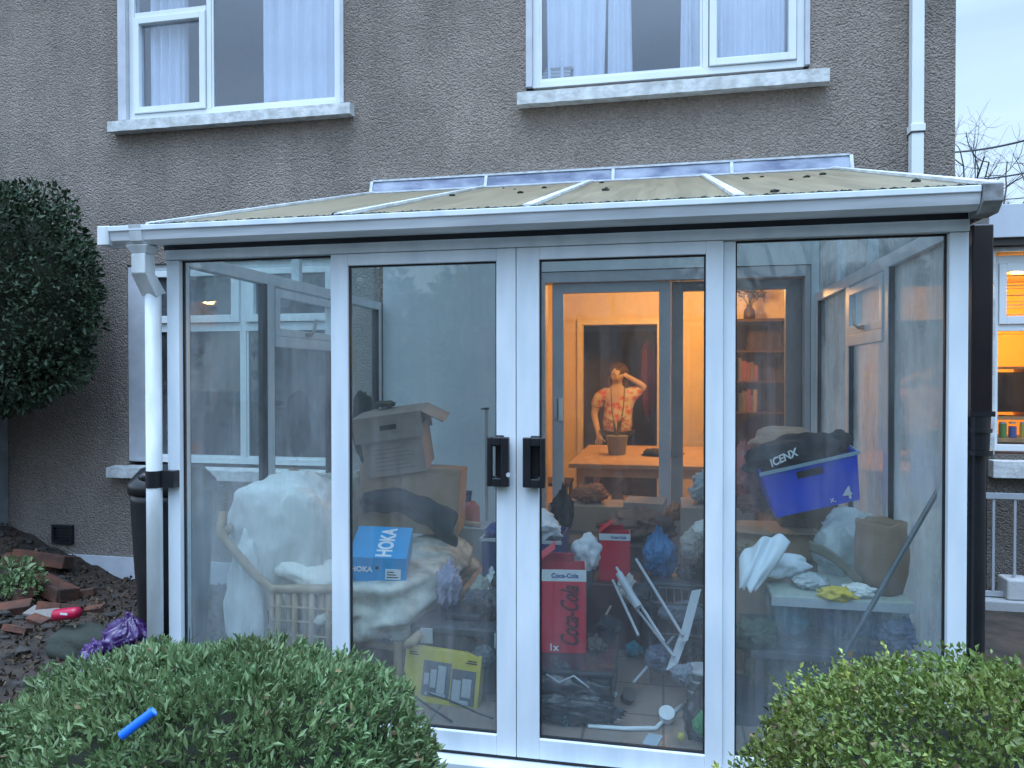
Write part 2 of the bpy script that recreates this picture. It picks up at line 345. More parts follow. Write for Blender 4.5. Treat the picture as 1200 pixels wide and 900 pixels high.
# rubble bank on the left: uneven soil
mb = MB()
def bank(u, v):
    x = -7.5 + u * 5.0; y = 2.0 + v * 3.38
    d = max(0, min(1, (-4.45 - x) / 1.1)); 
    h = -.02 + d * .42 * (.35 + .65 * v) + .035 * noise.noise(Vector((x * 3, y * 3, 0))) + .03 * noise.noise(Vector((x * 9, y * 9, 4)))
    e = min(1, (1 - u) * 6, v * 6)
    return (x, y, -.205 + max(0, (h + .02)) * e)
V = [bank(i / 90, j / 70) for i in range(91) for j in range(71)]
mb.add(V, [(i * 71 + j, (i + 1) * 71 + j, (i + 1) * 71 + j + 1, i * 71 + j + 1) for i in range(90) for j in range(70)])
struct(mb.build('soil_bank', M_soil, smooth=True))
def gz(x, y):
    return bank((x + 7.5) / 5.0, (y - 2.0) / 3.38)[2]

# ------------------------------------------------------------------ house
WY = 5.40
house = thing('house', (-2.0, WY, -.2), 'grey roughcast two-storey house rising behind the glass conservatory', 'house')
HX0, HX1 = -9.0, 1.884
ops = [(-4.44, -2.45, 3.56, 4.75), (-1.0, .97, 3.58, 4.80), (-.90, .99, .02, 2.26), (-4.38, -2.46, .74, 2.42)]
mb = wall_open(MB(), HX0, HX1, -.3, 6.2, WY, .3, ops)
mb.build('wall', M_wall, house)
mb = MB().box(HX1 - .3, HX1 - .001, WY + .3, 12, -.3, 6.2)
mb.build('gable_wall', M_wall, house)
MB().box(HX0, HX1 + .3, WY - .35, 12.3, 6.2, 6.35).build('roof_soffit', M_upvc, house)
# plinth left of the conservatory
MB().box(-5.4, -2.3, WY - .02, WY + .001, -.35, -.02).build('plinth', M_rev, house)
# inner lining of the conservatory wall: plaster
mb = MB()
wall_open(mb, -2.12, 1.04, .0, 2.86, WY - .012, .010, [(-.90, .99, .02, 2.26)])
mb.build('plaster_lining', M_plaster, house)

# rooms upstairs -- floor, walls, ceiling
def room(name, x0, x1, y0, y1, z0, z1, mw, mf, mc, house=house, ops=()):
    mb = MB()
    mb.add([(x0, y0, z0), (x0, y1, z0), (x0, y1, z1), (x0, y0, z1)], [(0, 1, 2, 3)])
    mb.add([(x1, y0, z0), (x1, y1, z0), (x1, y1, z1), (x1, y0, z1)], [(0, 1, 2, 3)])
    if ops: wall_open(mb, x0, x1, z0, z1, y1, .1, ops)
    else: mb.add([(x0, y1, z0), (x1, y1, z0), (x1, y1, z1), (x0, y1, z1)], [(0, 1, 2, 3)])
    mb.build(name + '_wall', mw, house)
    MB().box(x0, x1, y0, y1, z0 - .1, z0).build(name + '_floor', mf, house)
    MB().box(x0, x1, y0, y1, z1, z1 + .1).build(name + '_ceiling', mc, house)
M_floor = mat('dark_wood_floor', (.16, .09, .05), .5, color2=(.11, .06, .035), stretch=(1, 8, 1))
room('bedroom', -5.2, -1.75, WY + .3, 7.7, 2.85, 6.0, M_violet, M_floor, M_violet)
room('bedroom', -1.65, 1.55, WY + .3, 7.7, 2.85, 6.0, M_violet, M_floor, M_violet)

G_up = glass('upstairs_glass', tint=(.90, .94, 1), refl=.15, dirt=.01)
def window(x0, x1, z0, z1, y, splits, sill, tops=None, surround=.05, gm=G_up):
    """upvc window: outer frame, mullions at splits, casements; pane per light"""
    fr = MB(); yy = y + .03
    frame_rect(fr, x0, x1, z0, z1, yy, yy + .07, .05, .05, .05, .05)
    wd = fr.build('window', M_upvc, house, bevel=.003)
    xs = [x0 + .05] + [s for s in splits] + [x1 - .05]
    for i in range(len(xs) - 1):
        a, b = xs[i], xs[i + 1]
        if i > 0: a += .022
        if i < len(xs) - 2: b -= .022
        if i < len(xs) - 2:
            MB().box(xs[i + 1] - .02, xs[i + 1] + .02, yy, yy + .068, z0 + .05, z1 - .05).build('mullion', M_upvc, wd, bevel=.002)
        cas = i in (tops or {})
        zt = z1 - .05
        if cas:
            c = MB(); q = .05
            zt2 = tops[i]
            frame_rect(c, a + .004, b - .004, z0 + .054, zt2, yy - .018, yy + .05, q, q, q, q); c.build('casement', M_upvc, wd, bevel=.003)
            MB().box(a + q + .004, b - q - .004, yy + .02, yy + .026, z0 + .054 + q, zt2 - q).build('pane', gm, wd)
            MB().box(a + .004, b - .004, yy, yy + .06, zt2 + .006, zt2 + .05).build('transom', M_upvc, wd, bevel=.002)
            MB().box(a + .004, b - .004, yy + .02, yy + .026, zt2 + .05, zt).build('pane', gm, wd)
        else:
            MB().box(a, b, yy + .02, yy + .026, z0 + .05, zt).build('pane', gm, wd)
            bd = MB(); frame_rect(bd, a, b, z0 + .05, zt, yy + .008, yy + .019, .016, .016, .016, .016); bd.build('bead', M_upvc, wd)
    # painted surround bands inside the reveal, proud of the wall by a few mm
    if surround:
        MB().box(x0 - surround, x0, y - .012, y + .03, z0, z1 + .05).build('reveal', M_rev, wd); MB().box(x1, x1 + .03, y - .012, y + .03, z0, z1 + .05).build('reveal', M_rev, wd)
    if sill:
        a, b, zt, zb, dp = sill
        s = MB(); n = 48
        random.seed(int(a * 100))
        for i in range(n):
            xa, xb = a + (b - a) * i / n, a + (b - a) * (i + 1) / n
            j0, j1 = .004 * noise.noise(Vector((xa * 9, 0, 1))), .004 * noise.noise(Vector((xb * 9, 0, 1)))
            k0, k1 = .006 * noise.noise(Vector((xa * 13, 3, 1))), .006 * noise.noise(Vector((xb * 13, 3, 1)))
            vs = []
            for x, j, k in ((xa, j0, k0), (xb, j1, k1)):
                vs += [(x, y - dp + k, zb + j), (x, y + .03, zb), (x, y + .03, zt + .012), (x, y - dp + k, zt + j * .4)]
            fs = [(0, 3, 7, 4), (3, 2, 6, 7), (0, 4, 5, 1)]
            if i == 0: fs.append((0, 1, 2, 3))
            if i == n - 1: fs.append((4, 7, 6, 5))
            s.add(vs, fs)
        s.build('sill', M_sill, wd)
    return wd
dp = .09
def shift(px, py): return at(px, py, WY - dp)
a, b = shift(126, 142), shift(410, 121)
w1 = window(-4.37, -2.47, 3.62, 4.85, WY, [-3.63], (a.x, b.x, a.z, shift(126, 154).z, dp), {0: 4.46}, .075)
a, b = shift(606, 108), shift(973, 80)
w2 = window(-.955, .945, 3.625, 4.85, WY, [.285], (a.x, b.x, shift(800, 93).z, shift(800, 108).z, dp), {1: 4.75}, .045)
w3 = window(-4.38, -2.46, .78, 2.42, WY, [-3.33], (-4.5, -2.3, .74, .66, .11), {}, 0,
            gm=glass('dull_glass', tint=(.45, .5, .58), refl=.12, dirt=.16))
# transom of the ground floor window with two top openers
mb = MB()
for x0, x1 in ((-4.3, -3.36), (-3.30, -2.54)):
    frame_rect(mb, x0, x1, 1.93, 2.36, WY + .008, WY + .06, .07, .07, .06, .05)
mb.build('top_opener', M_upvc, w3, bevel=.003)
mb = MB().box(-4.33, -3.35, WY + .028, WY + .07, 1.86, 1.925).box(-3.31, -2.51, WY + .028, WY + .07, 1.86, 1.925); mb.build('transom', M_upvc, w3)
MB().box(-4.375, -4.16, WY + .004, WY + .029, .79, 2.40).build('reveal', M_rev, w3)
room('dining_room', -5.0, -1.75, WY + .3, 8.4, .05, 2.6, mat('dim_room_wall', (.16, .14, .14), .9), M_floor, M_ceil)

# curtains upstairs: wavy sheets hanging behind the glass
def curtain(x0, x1, z0, z1, y, waves, seed, label, amp=.025, flare=0):
    ph = seed * 1.3
    def fn(u, v):
        z = z0 + (z1 - z0) * v
        x = x0 + (x1 - x0) * u + flare * (v - .5) * (u - .3)
        return (x, y + amp * math.sin(u * waves * 6.283 + ph + .3 * math.sin(v * 3)) + amp * .4 * math.sin(u * waves * 14 + ph), z)
    o = MB().sheet(fn, int(40 + waves * 10), 10, .003).build('curtain', M_curtain, smooth=True)
    return tag(o, label, 'curtain', 'white curtains hanging in the upstairs windows')
cy = WY + .125
curtain(-4.25, -3.90, 3.55, 4.9, cy, 4, 1, 'narrow white curtain in the small casement of the upper left window')
curtain(-3.20, -2.40, 3.55, 4.9, cy, 6, 2, 'wide white curtain filling the right half of the upper left window')
curtain(-.86, -.42, 3.60, 4.9, cy, 4, 3, 'white curtain above the stacked papers in the upper right window', flare=.05)
curtain(-.40, -.24, 3.60, 4.9, cy - .02, 2, 4, 'narrow white curtain fold just right of the stacked papers', flare=-.04)
curtain(.12, .28, 3.60, 4.9, cy, 2, 5, 'thin white curtain edge left of the upper right window mullion', flare=-.06)
curtain(.33, .86, 3.60, 4.9, cy, 5, 6, 'white curtain filling the casement beside the white downpipe')
# papers and red book on the sill inside
t = thing('paper_stack', (-.78, WY + .13, 3.63), 'stack of papers in the corner of the upper right window', 'papers')
random.seed(4)
M_paper = mat('paper', (.55, .54, .5), .8); M_paper2 = mat('folder', (.35, .32, .27), .8)
for k in range(7):
    dx = random.uniform(-.015, .015)
    MB().box(-.885 + dx, -.68 + dx * .5, WY + .105, WY + .155, 3.632 + k * .024, 3.632 + k * .024 + .02).build('sheaf', M_paper if k % 3 else M_paper2, t)
tag(MB().box(-.64, -.50, WY + .11, WY + .16, 3.63, 3.69, Matrix.Identity(4)).build('book', mat('red_cover', (.35, .05, .06), .6), bevel=.004), 'small red book lying beside the stacked papers in the upper right window', 'book')
MB().box(-3.08, -2.96, WY + .12, WY + .17, 3.72, 3.79)
tag(MB().box(-3.16, -3.04, WY + .11, WY + .17, 3.63, 3.72).build('box', mat('red_card', (.35, .07, .08), .6), bevel=.004), 'little red box on the sill of the upper left window', 'box')

# white downpipe on the wall, right
t = thing('downpipe', (1.63, WY - .05, 2.7), 'white square rainwater downpipe fixed near the house corner', 'downpipe')
MB().box(1.595, 1.67, WY - .085, WY - .01, 2.55, 6.2).build('pipe', M_upvc, t, bevel=.006)
for z in (3.10, 4.05 + .06, 5.2):
    MB().box(1.588, 1.677, WY - .092, WY - .003, z, z + .05).build('bracket', M_upvc, t, bevel=.003)
    MB().box(1.5895, 1.6755, WY - .09, WY - .004, z - .008, z).build('joint_seal', M_seal, t)
# vent grille low on the wall
p = at(75, 625, WY)
t = thing('air_vent', (p.x, WY, p.z), 'black square air vent low in the roughcast wall', 'vent')
mb = MB(); frame_rect(mb, p.x - .1, p.x + .1, p.z - .08, p.z + .08, WY - .03, WY - .001, .02, .02, .02, .02)
mb.build('frame', M_black, t)
mb = MB()
for k in range(5): mb.box(p.x - .08, p.x + .08, WY - .02, WY - .008, p.z - .055 + k * .026, p.z - .045 + k * .026)
mb.build('louvre', M_black, t)
MB().box(p.x - .08, p.x + .08, WY - .006, WY - .002, p.z - .06, p.z + .06).build('backing', M_seal, t)
# pale boundary pier at the far left
mb = MB().box(-6.6, -5.56, WY - .22, WY - .004, -.2, 1.35); tag(mb.build('pier', mat('pale_block', (.24, .25, .27), .9, color2=(.18, .19, .2), vscale=7, bump=.5), bevel=.01), 'pale block pier against the house wall under the dark evergreen', 'pier')

# ------------------------------------------------------------------ living room behind the sliding patio door
room('living_room', -1.65, 1.52, WY + .3, 8.2, .05, 2.55, M_orange, M_floor, M_ceil, ops=[(-.88, -.075, .051, 2.05)])
# doorway trim, dim hall beyond
mb = MB(); frame_rect(mb, -.94, -.015, .05, 2.11, 8.175, 8.199, .055, .055, 0, .055); mb.build('door_trim', mat('cream_gloss', (.8, .68, .5), .4), house)
mb = MB()
mb.add([(-1.2, 8.31, .05), (-1.2, 10, .05), (-1.2, 10, 2.5), (-1.2, 8.31, 2.5)], [(0, 1, 2, 3)]); mb.add([(.4, 8.31, .05), (.4, 10, .05), (.4, 10, 2.5), (.4, 8.31, 2.5)], [(0, 1, 2, 3)])
mb.add([(-1.2, 10, .05), (.4, 10, .05), (.4, 10, 2.5), (-1.2, 10, 2.5)], [(0, 1, 2, 3)])
mb.build('hall_wall', mat('hall_paint', (.18, .13, .10), .9), house)
MB().box(-1.2, .4, 8.31, 10, -.05, .05).build('hall_floor', M_floor, house); MB().box(-1.2, .4, 8.31, 10, 2.5, 2.6).build('hall_ceiling', M_ceil, house)
# inner reveal wall around patio door (inside face painted)
# pendant lamp
t = thing('pendant_lamp', (.24, 6.8, 2.55), 'lit pendant lamp hanging in the orange room, mirrored in the side glass', 'lamp')
MB().cyl((.24, 6.8, 2.545), (.24, 6.8, 2.47), .004).build('cord', M_black, t)
MB().lump((.24, 6.8, 2.42), (.05, .05, .06), amp=0, sub=3).build('bulb', emis('bulb_glow', (1, .62, .28), 22), t, smooth=True)
MB().cyl((.24, 6.8, 2.5), (.24, 6.8, 2.47), .02, .03).build('lamp_holder', M_black, t)
ld = bpy.data.lights.new('pendant_light', 'POINT'); ld.energy = 76; ld.color = (1, .47, .15); ld.shadow_soft_size = .07
lo = bpy.data.objects.new('pendant_light', ld); COL.objects.link(lo); lo.location = (.24, 6.8, 2.30); 
lo.location = Vector((.24, 6.8, 2.30)) - Vector(t['_o']); lo.parent = t

# patio sliding door (grey aluminium)
pd = thing('patio_door', (0, 5.5, .05), 'grey sliding patio door in the house wall behind the clutter', 'door')
mb = MB()
mb.box(-.90, -.862, 5.402, 5.56, .03, 2.255); mb.box(.952, .988, 5.402, 5.56, .03, 2.255); mb.box(-.862, .952, 5.402, 5.56, 2.18, 2.255); mb.box(-.862, .952, 5.402, 5.56, .025, .06)
mb.build('outer_frame', M_grey, pd)
G_in = glass('patio_glass', tint=(.93, .95, .93), refl=.05, dirt=.03)
mb = MB(); frame_rect(mb, -.815, .05, .065, 2.176, 5.46, 5.50, .085, .085, .09, .07); sl = mb.build('sliding_leaf', M_grey, pd, bevel=.003)
MB().box(-.73, -.035, 5.478, 5.484, .155, 2.106).build('pane', G_in, sl)
MB().box(-.80, -.775, 5.435, 5.458, 1.17, 1.33).build('handle', M_grey, sl, bevel=.004); MB().box(-.765, -.735, 5.44, 5.459, 1.16, 1.33).build('handle_plate', M_upvc, sl, bevel=.003)
mb = MB(); frame_rect(mb, .052, .95, .065, 2.176, 5.51, 5.55, .085, .11, .09, .07); sl = mb.build('fixed_leaf', mat('brown_grey_aluminium', (.30, .28, .27), .45), pd, bevel=.003)
MB().box(.137, .84, 5.528, 5.534, .155, 2.106).build('pane', G_in, sl)

# table with plant pot
tb = thing('dining_table', (-.1, 6.9, .05), 'wooden dining table standing in the orange lit room', 'table')
M_top = mat('worn_oak', (.42, .24, .12), .55, color2=(.55, .36, .2), vscale=6, stretch=(1, 6, 1))
MB().box(-.76, .62, 5.98, 7.65, .745, .78).build('table_top', M_top, tb, bevel=.004)
mb = MB(); frame_rect(mb, -.78, .56, 6.31, 7.39, .66, .744, .02, .02, 0, 0)
MB().box(-.70, .56, 6.04, 6.06, .67, .744).build('apron', M_top, tb)
for x in (-.70, .5):
    for y in (6.04, 7.50): MB().box(x, x + .06, y + .021, y + .08, .05, .744).build('leg', M_top, tb)
p = Vector((-.415, 6.75, .78))
t = thing('potted_plant', p, 'grey plant pot with thin drooping stems on the dining table', 'plant pot')
MB().cyl(p, p + Vector((0, 0, .17)), .075, .1, 20).build('pot', mat('grey_pot', (.22, .22, .23), .6), t)
mb = MB()
for k in range(9):
    a = k * .7; r = .06 + .02 * (k % 4)
    mb.tube([p + Vector((0, 0, .16)), p + Vector((math.cos(a) * r * .5, math.sin(a) * r * .5, .30)), p + Vector((math.cos(a) * r * 2, math.sin(a) * r * 2, .26 + .05 * (k % 3)))], [.006, .005, .002], 5)
for dx in (-.05, .06):
    mb.tube([p + Vector((dx * .3, 0, .16)), p + Vector((dx, 0, .45)), p + Vector((dx * 1.1, .02, .62))], .005, 6)
mb.build('stems', mat('plant_stem', (.12, .13, .06), .6), t)
t = tag(MB().lump((-.02, 6.7, .80), (.17, .1, .05), 5, .2, 3, .25, 3, flat=.02).build('cloth', mat('dark_cloth', (.03, .025, .02), .9), smooth=True), 'crumpled dark cloth on the dining table beside the grey pot', 'cloth')
tag(MB().box(-.2, .05, 6.85, 7.05, .782, .786).build('paper', M_paper), 'sheet of paper on the wooden dining table', 'paper')
# dining chairs (dark)
def chair(x, y, rz, label):
    t = thing('dining_chair', (x, y, .05), label, 'chair', 'dark chairs round the dining table'); Mz = Matrix.Translation((x, y, .05)) @ Matrix.Rotation(rz, 4, 'Z')
    M_ch = mat('dark_wood', (.05, .03, .02), .5)
    MB().box(-.21, .21, -.2, .2, .43, .46, Mz).build('seat', M_ch, t, bevel=.004)
    mb = MB()
    mb.box(-.21, .21, .19, .21, .75, .9, Mz).box(-.21, .21, .19, .21, .6, .66, Mz); mb.build('backrest', M_ch, t, bevel=.003)
    for sx in (-1, 1):
        MB().box(sx * .19 - .018, sx * .19 + .018, .171, .189, .0, .9, Mz).build('leg', M_ch, t); MB().box(sx * .19 - .018, sx * .19 + .018, -.19, -.154, .0, .43, Mz).build('leg', M_ch, t)
chair(-1.05, 6.9, R(90), 'dark wooden chair at the left end of the lit dining table')
chair(.85, 6.35, R(-80), 'dark wooden chair at the right end of the lit dining table')
# bookcase with flowers
bc = thing('bookcase', (.95, 8.0, .05), 'tall dark brown bookcase against the orange wall', 'bookcase')
M_bc = mat('dark_brown_wood', (.075, .035, .022), .5, color2=(.05, .025, .016))
mb = MB(); mb.box(.70, .725, 7.85, 8.19, .05, 2.04); mb.box(1.2, 1.225, 7.85, 8.19, .05, 2.04); mb.box(.725, 1.2, 8.17, 8.19, .05, 2.04); mb.box(.69, 1.235, 7.84, 8.195, 2.04, 2.07)
mb.build('carcass', M_bc, bc)
M_sh = mat('shelf_edge', (.3, .17, .1), .5)
for z in (.4, .75, 1.1, 1.42, 1.73): MB().box(.726, 1.199, 7.86, 8.168, z, z + .02).build('shelf', M_bc, bc)
random.seed(11)
for z in (.42, 1.12, 1.44):
    x = .75
    for k in range(5):
        wd = random.uniform(.02, .05); h = random.uniform(.16, .25)
        c = random.choice([(.2, .05, .04), (.12, .09, .06), (.25, .18, .1), (.06, .08, .12)])
        b = MB().box(x, x + wd, 7.9, 8.06, z + .001, z + h).build('book', mat('cover%d' % (hash(c) % 97), c, .6)); x += wd + .002
        tag(b, 'book standing on a shelf of the dark bookcase in the lit room', 'book', 'books on the shelves of the dark bookcase'); 
        if x > 1.15: break
p = Vector((.86, 7.95, 2.07))
t = thing('flower_vase', p, 'vase of dried flowers on top of the dark bookcase', 'vase')
MB().tube([p, p + Vector((0, 0, .02)), p + Vector((0, 0, .09)), p + Vector((0, 0, .13)), p + Vector((0, 0, .15))], [.045, .06, .055, .025, .035], 16).build('vase', M_bc, t, smooth=True)
rng = np.random.default_rng(3); mb = MB(); P = []
for k in range(16):
    a = rng.uniform(0, 6.28); r = rng.uniform(.02, .16); h = rng.uniform(.24, .36); q = p + Vector((math.cos(a) * r, math.sin(a) * r * .6, h)); mb.tube([p + Vector((0, 0, .13)), p.lerp(q, .6) + Vector((0, 0, .06)), q], .003, 4)
    for _ in range(28): P.append(np.array(q) + rng.normal(0, .022, 3))
mb.build('stems', mat('dry_stem', (.08, .06, .03), .9), t)
leaves('flowers', np.array(P), rng.normal(0, 1, (len(P), 3)), .025, mat('dried_flower', (.07, .05, .035), .9), t, .8, seed=5)
# red coats hanging in the hall
mb = MB()
for k, x in enumerate((-.20, -.13)):
    mb.lump((x, 8.75, 1.45), (.07, .06, .42), k + 2, .15, 2, .25, 4)
tag(mb.build('coat', mat('dark_red_wool', (.22, .02, .03), .9), smooth=True), 'dark red coat hanging in the dim hall behind the person', 'coat')

# ------------------------------------------------------------------ the person
M_skin = mat('skin', (.62, .46, .38), .6, color2=(.56, .40, .32)); M_hair = mat('brown_hair', (.09, .05, .03), .6, bump=.5, bscale=90, stretch=(1, 1, .2))
def floral():
    m = bpy.data.materials.new('floral_cotton'); m.use_nodes = True; t = m.node_tree; b = t.nodes['Principled BSDF']; N = t.nodes.new; L = t.links.new
    b.inputs['Roughness'].default_value = .85
    tc = N('ShaderNodeTexCoord'); v = N('ShaderNodeTexVoronoi'); v.inputs['Scale'].default_value = 16; L(tc.outputs['Object'], v.inputs[0])
    r = N('ShaderNodeValToRGB'); e = r.color_ramp.elements; e[0].position = 0; e[0].color = (.62, .12, .13, 1); e[1].position = .55; e[1].color = (.72, .62, .48, 1)
    e2 = e.new(.3); e2.color = (.68, .32, .28, 1); r.color_ramp.interpolation = 'CONSTANT'; L(v.outputs['Distance'], r.inputs[0]); L(r.outputs[0], b.inputs['Base Color']); return m
def skin_mesh(verts, edges, radii, root=0, sub=2):
    me = bpy.data.meshes.new('sk'); me.from_pydata([tuple(v) for v in verts], edges, []); ob = bpy.data.objects.new('sk', me); COL.objects.link(ob)
    ob.modifiers.new('s', 'SKIN').use_smooth_shade = True; sl = me.skin_vertices[0].data
    for i, r in enumerate(radii): sl[i].radius = r if isinstance(r, tuple) else (r, r); sl[i].use_root = (i == root)
    md = ob.modifiers.new('u', 'SUBSURF'); md.levels = md.render_levels = sub
    bpy.context.view_layer.update(); m2 = bpy.data.meshes.new_from_object(ob.evaluated_get(bpy.context.evaluated_depsgraph_get())); bpy.data.objects.remove(ob)
    m2.polygons.foreach_set('use_smooth', [True] * len(m2.polygons)); return m2
px_, py_ = -.50, 8.22; B = Vector((px_, py_, -.03))
per = thing('person', B + Vector((0, 0, .08)), 'person in a cream and red floral top with one hand raised to their hair', 'person')
J = [(0, 0, .93), (0, -.01, 1.10), (0, -.01, 1.30), (0, 0, 1.42), (0, -.03, 1.50), (0, -.07, 1.60),  # pelvis..head
     (-.17, 0, 1.39), (-.25, .02, 1.14), (-.20, -.10, .93), (-.18, -.14, .86),              # arm (viewer's left), hanging
     (.17, 0, 1.39), (.29, -.06, 1.47), (.12, -.10, 1.585), (.07, -.10, 1.62),              # arm raised to head
     (-.09, 0, .88), (-.10, -.01, .48), (-.10, .02, .08), (-.11, -.12, .03), (.09, 0, .88), (.10, -.01, .48), (.10, .02, .08), (.11, -.12, .03)]
E_ = [(0, 1), (1, 2), (2, 3), (3, 4), (4, 5), (3, 6), (6, 7), (7, 8), (8, 9), (3, 10), (10, 11), (11, 12), (12, 13), (0, 14), (14, 15), (15, 16), (16, 17), (0, 18), (18, 19), (19, 20), (20, 21)]
Rr = [(.15, .11), (.13, .10), (.15, .11), (.10, .08), .052, .06, .06, .042, .03, .03, .06, .042, .03, .03, .08, .055, .04, .035, .08, .055, .04, .035]
# fingers, five on each hand
for hnd, d0, spread, ln in ((9, Vector((0, -.02, -1)), Vector((1, 0, 0)), .07), (13, Vector((-1, .1, .25)), Vector((0, .3, 1)), .065)):
    base = Vector(J[hnd])
    for k in range(5):
        o = (k - 1.8) * .017; q = .8 if k in (0, 3) else (.6 if k == 4 else 1)
        dd = (d0 + spread * (k - 2) * .12 + (spread * .7 if k == 4 else Vector())).normalized()
        a = base + spread * o + d0 * .03; b_ = a + dd * ln * q * .55; c_ = b_ + (dd + Vector((0, -.2, -.3))).normalized() * ln * q * .45
        i = len(J); J += [tuple(a), tuple(b_), tuple(c_)]; E_ += [(hnd, i), (i, i + 1), (i + 1, i + 2)]; Rr += [.009, .008, .007]
me = skin_mesh(J, E_, Rr); me.materials.append(M_skin); body = bpy.data.objects.new('body', me); COL.objects.link(body); body.parent = per
# head shaped separately then joined into the body mesh
hb = MB(); hb.lump((0, -.075, 1.615), (.075, .092, .112), amp=0, sub=4)
hv = []
for v in hb.v:
    x, y, z = v; dz = (z - 1.615) / .112
    if dz < -.2: x *= 1 + .28 * (dz + .2); y = -.075 + (y + .075) * (1 + .12 * (dz + .2))
    if y < -.14 and abs(x) < .018 and -.35 < dz < .08: y -= .018 * (1 - abs(x) / .018) * (1 + dz)
    if y < -.12 and abs(abs(x) - .03) < .014 and abs(dz - .08) < .12: y += .006
    hv.append((x, y, z))
hb.v = hv
bm = bmesh.new(); bm.from_mesh(me); tmp = bpy.data.meshes.new('t'); 
for sx in (-1, 1): hb.lump((sx * .077, -.07, 1.61), (.012, .022, .032), amp=0, sub=2)
tmp.from_pydata(hb.v, [], hb.f); bm.from_mesh(tmp); bm.to_mesh(me); bm.free(); me.polygons.foreach_set('use_smooth', [True] * len(me.polygons))
def pchild(mb, name, m): 
    mb.v = [tuple(Vector(v) + B + Vector((0, 0, .08))) for v in mb.v]; return mb.build(name, m, per, smooth=True)
for sx in (-1, 1):
    mb = MB(); mb.lump((sx * .03, -.152, 1.622), (.013, .008, .008), amp=0, sub=2); pchild(mb, 'eye', mat('eye_white', (.12, .09, .07), .3))
mb = MB(); mb.lump((0, -.160, 1.552), (.024, .007, .007), amp=0, sub=2); pchild(mb, 'lips', mat('lips', (.4, .14, .12), .5))
mb = MB(); mb.lump((0, -.04, 1.655), (.112, .112, .108), 3, .10, 3, .12, 4); mb.lump((-.085, -.03, 1.55), (.042, .06, .12), 4, .1, 3, .1, 3); mb.lump((.085, -.03, 1.55), (.042, .06, .12), 5, .1, 3, .1, 3); mb.lump((0, .02, 1.55), (.09, .06, .14), 6, .1, 3, .1, 3)
hr = pchild(mb, 'hair', M_hair)
me = skin_mesh([(0, 0, .86), (0, -.01, 1.08), (0, -.01, 1.30), (0, 0, 1.41), (-.17, 0, 1.385), (-.235, .015, 1.20), (.17, 0, 1.385), (.265, -.045, 1.45)], [(0, 1), (1, 2), (2, 3), (3, 4), (4, 5), (3, 6), (6, 7)],
               [(.19, .135), (.16, .125), (.172, .13), (.10, .085), .085, .07, .085, .07]); me.materials.append(floral())
o = bpy.data.objects.new('top', me); COL.objects.link(o); o.parent = per
me = skin_mesh([(0, 0, .93), (-.09, 0, .86), (-.10, -.01, .48), (-.10, .02, .12), (.09, 0, .86), (.10, -.01, .48), (.10, .02, .12)], [(0, 1), (1, 2), (2, 3), (0, 4), (4, 5), (5, 6)], [(.16, .12), .10, .075, .06, .10, .075, .06]); me.materials.append(mat('dark_trousers', (.02, .02, .03), .9))
o = bpy.data.objects.new('trousers', me); COL.objects.link(o); o.parent = per
per.scale = (1.04, .96, .90)

# ------------------------------------------------------------------ conservatory
FY = 2.95
con = thing('conservatory', (-.55, FY, -.2), 'white framed lean-to glass conservatory crammed with household clutter', 'conservatory')
LX, RX = -2.19, 1.077
M_tile_ = None
def tile_mat():
    m = bpy.data.materials.new('floor_tiles'); m.use_nodes = True; t = m.node_tree; b = t.nodes['Principled BSDF']; N = t.nodes.new; L = t.links.new
    tc = N('ShaderNodeNewGeometry'); br = N('ShaderNodeTexBrick'); br.offset = 0; br.inputs['Scale'].default_value = 1; br.inputs['Brick Width'].default_value = .33; br.inputs['Row Height'].default_value = .33
    br.inputs['Mortar Size'].default_value = .006; br.inputs['Color1'].default_value = (.40, .30, .24, 1); br.inputs['Color2'].default_value = (.34, .26, .22, 1); br.inputs['Mortar'].default_value = (.14, .12, .11, 1)
    L(tc.outputs[0], br.inputs[0]); n = N('ShaderNodeTexNoise'); n.inputs['Scale'].default_value = 5; n.inputs['Detail'].default_value = 6; L(tc.outputs[0], n.inputs[0])
    mx = N('ShaderNodeMix'); mx.data_type = 'RGBA'; mx.blend_type = 'MULTIPLY'; mx.inputs[0].default_value = .5; L(br.outputs[0], mx.inputs[6]); L(n.outputs[0], mx.inputs[7]); L(mx.outputs[2], b.inputs['Base Color']); b.inputs['Roughness'].default_value = .4; return m
MB().box(LX + .02, RX - .02, FY + .02, WY - .002, -.25, -.085).build('base_slab', mat('concrete', (.3, .3, .29), .9, bump=.3), con)
MB().box(LX + .03, RX - .03, FY + .07, WY - .003, -.084, .0).build('floor', tile_mat(), con)
# cill
MB().box(LX - .02, RX + .02, FY - .07, FY + .06, -.125, -.078).build('cill', M_frame, con, bevel=.004)
MB().box(LX, RX, FY + .006, FY + .055, -.077, -.061).build('track', M_seal, con)
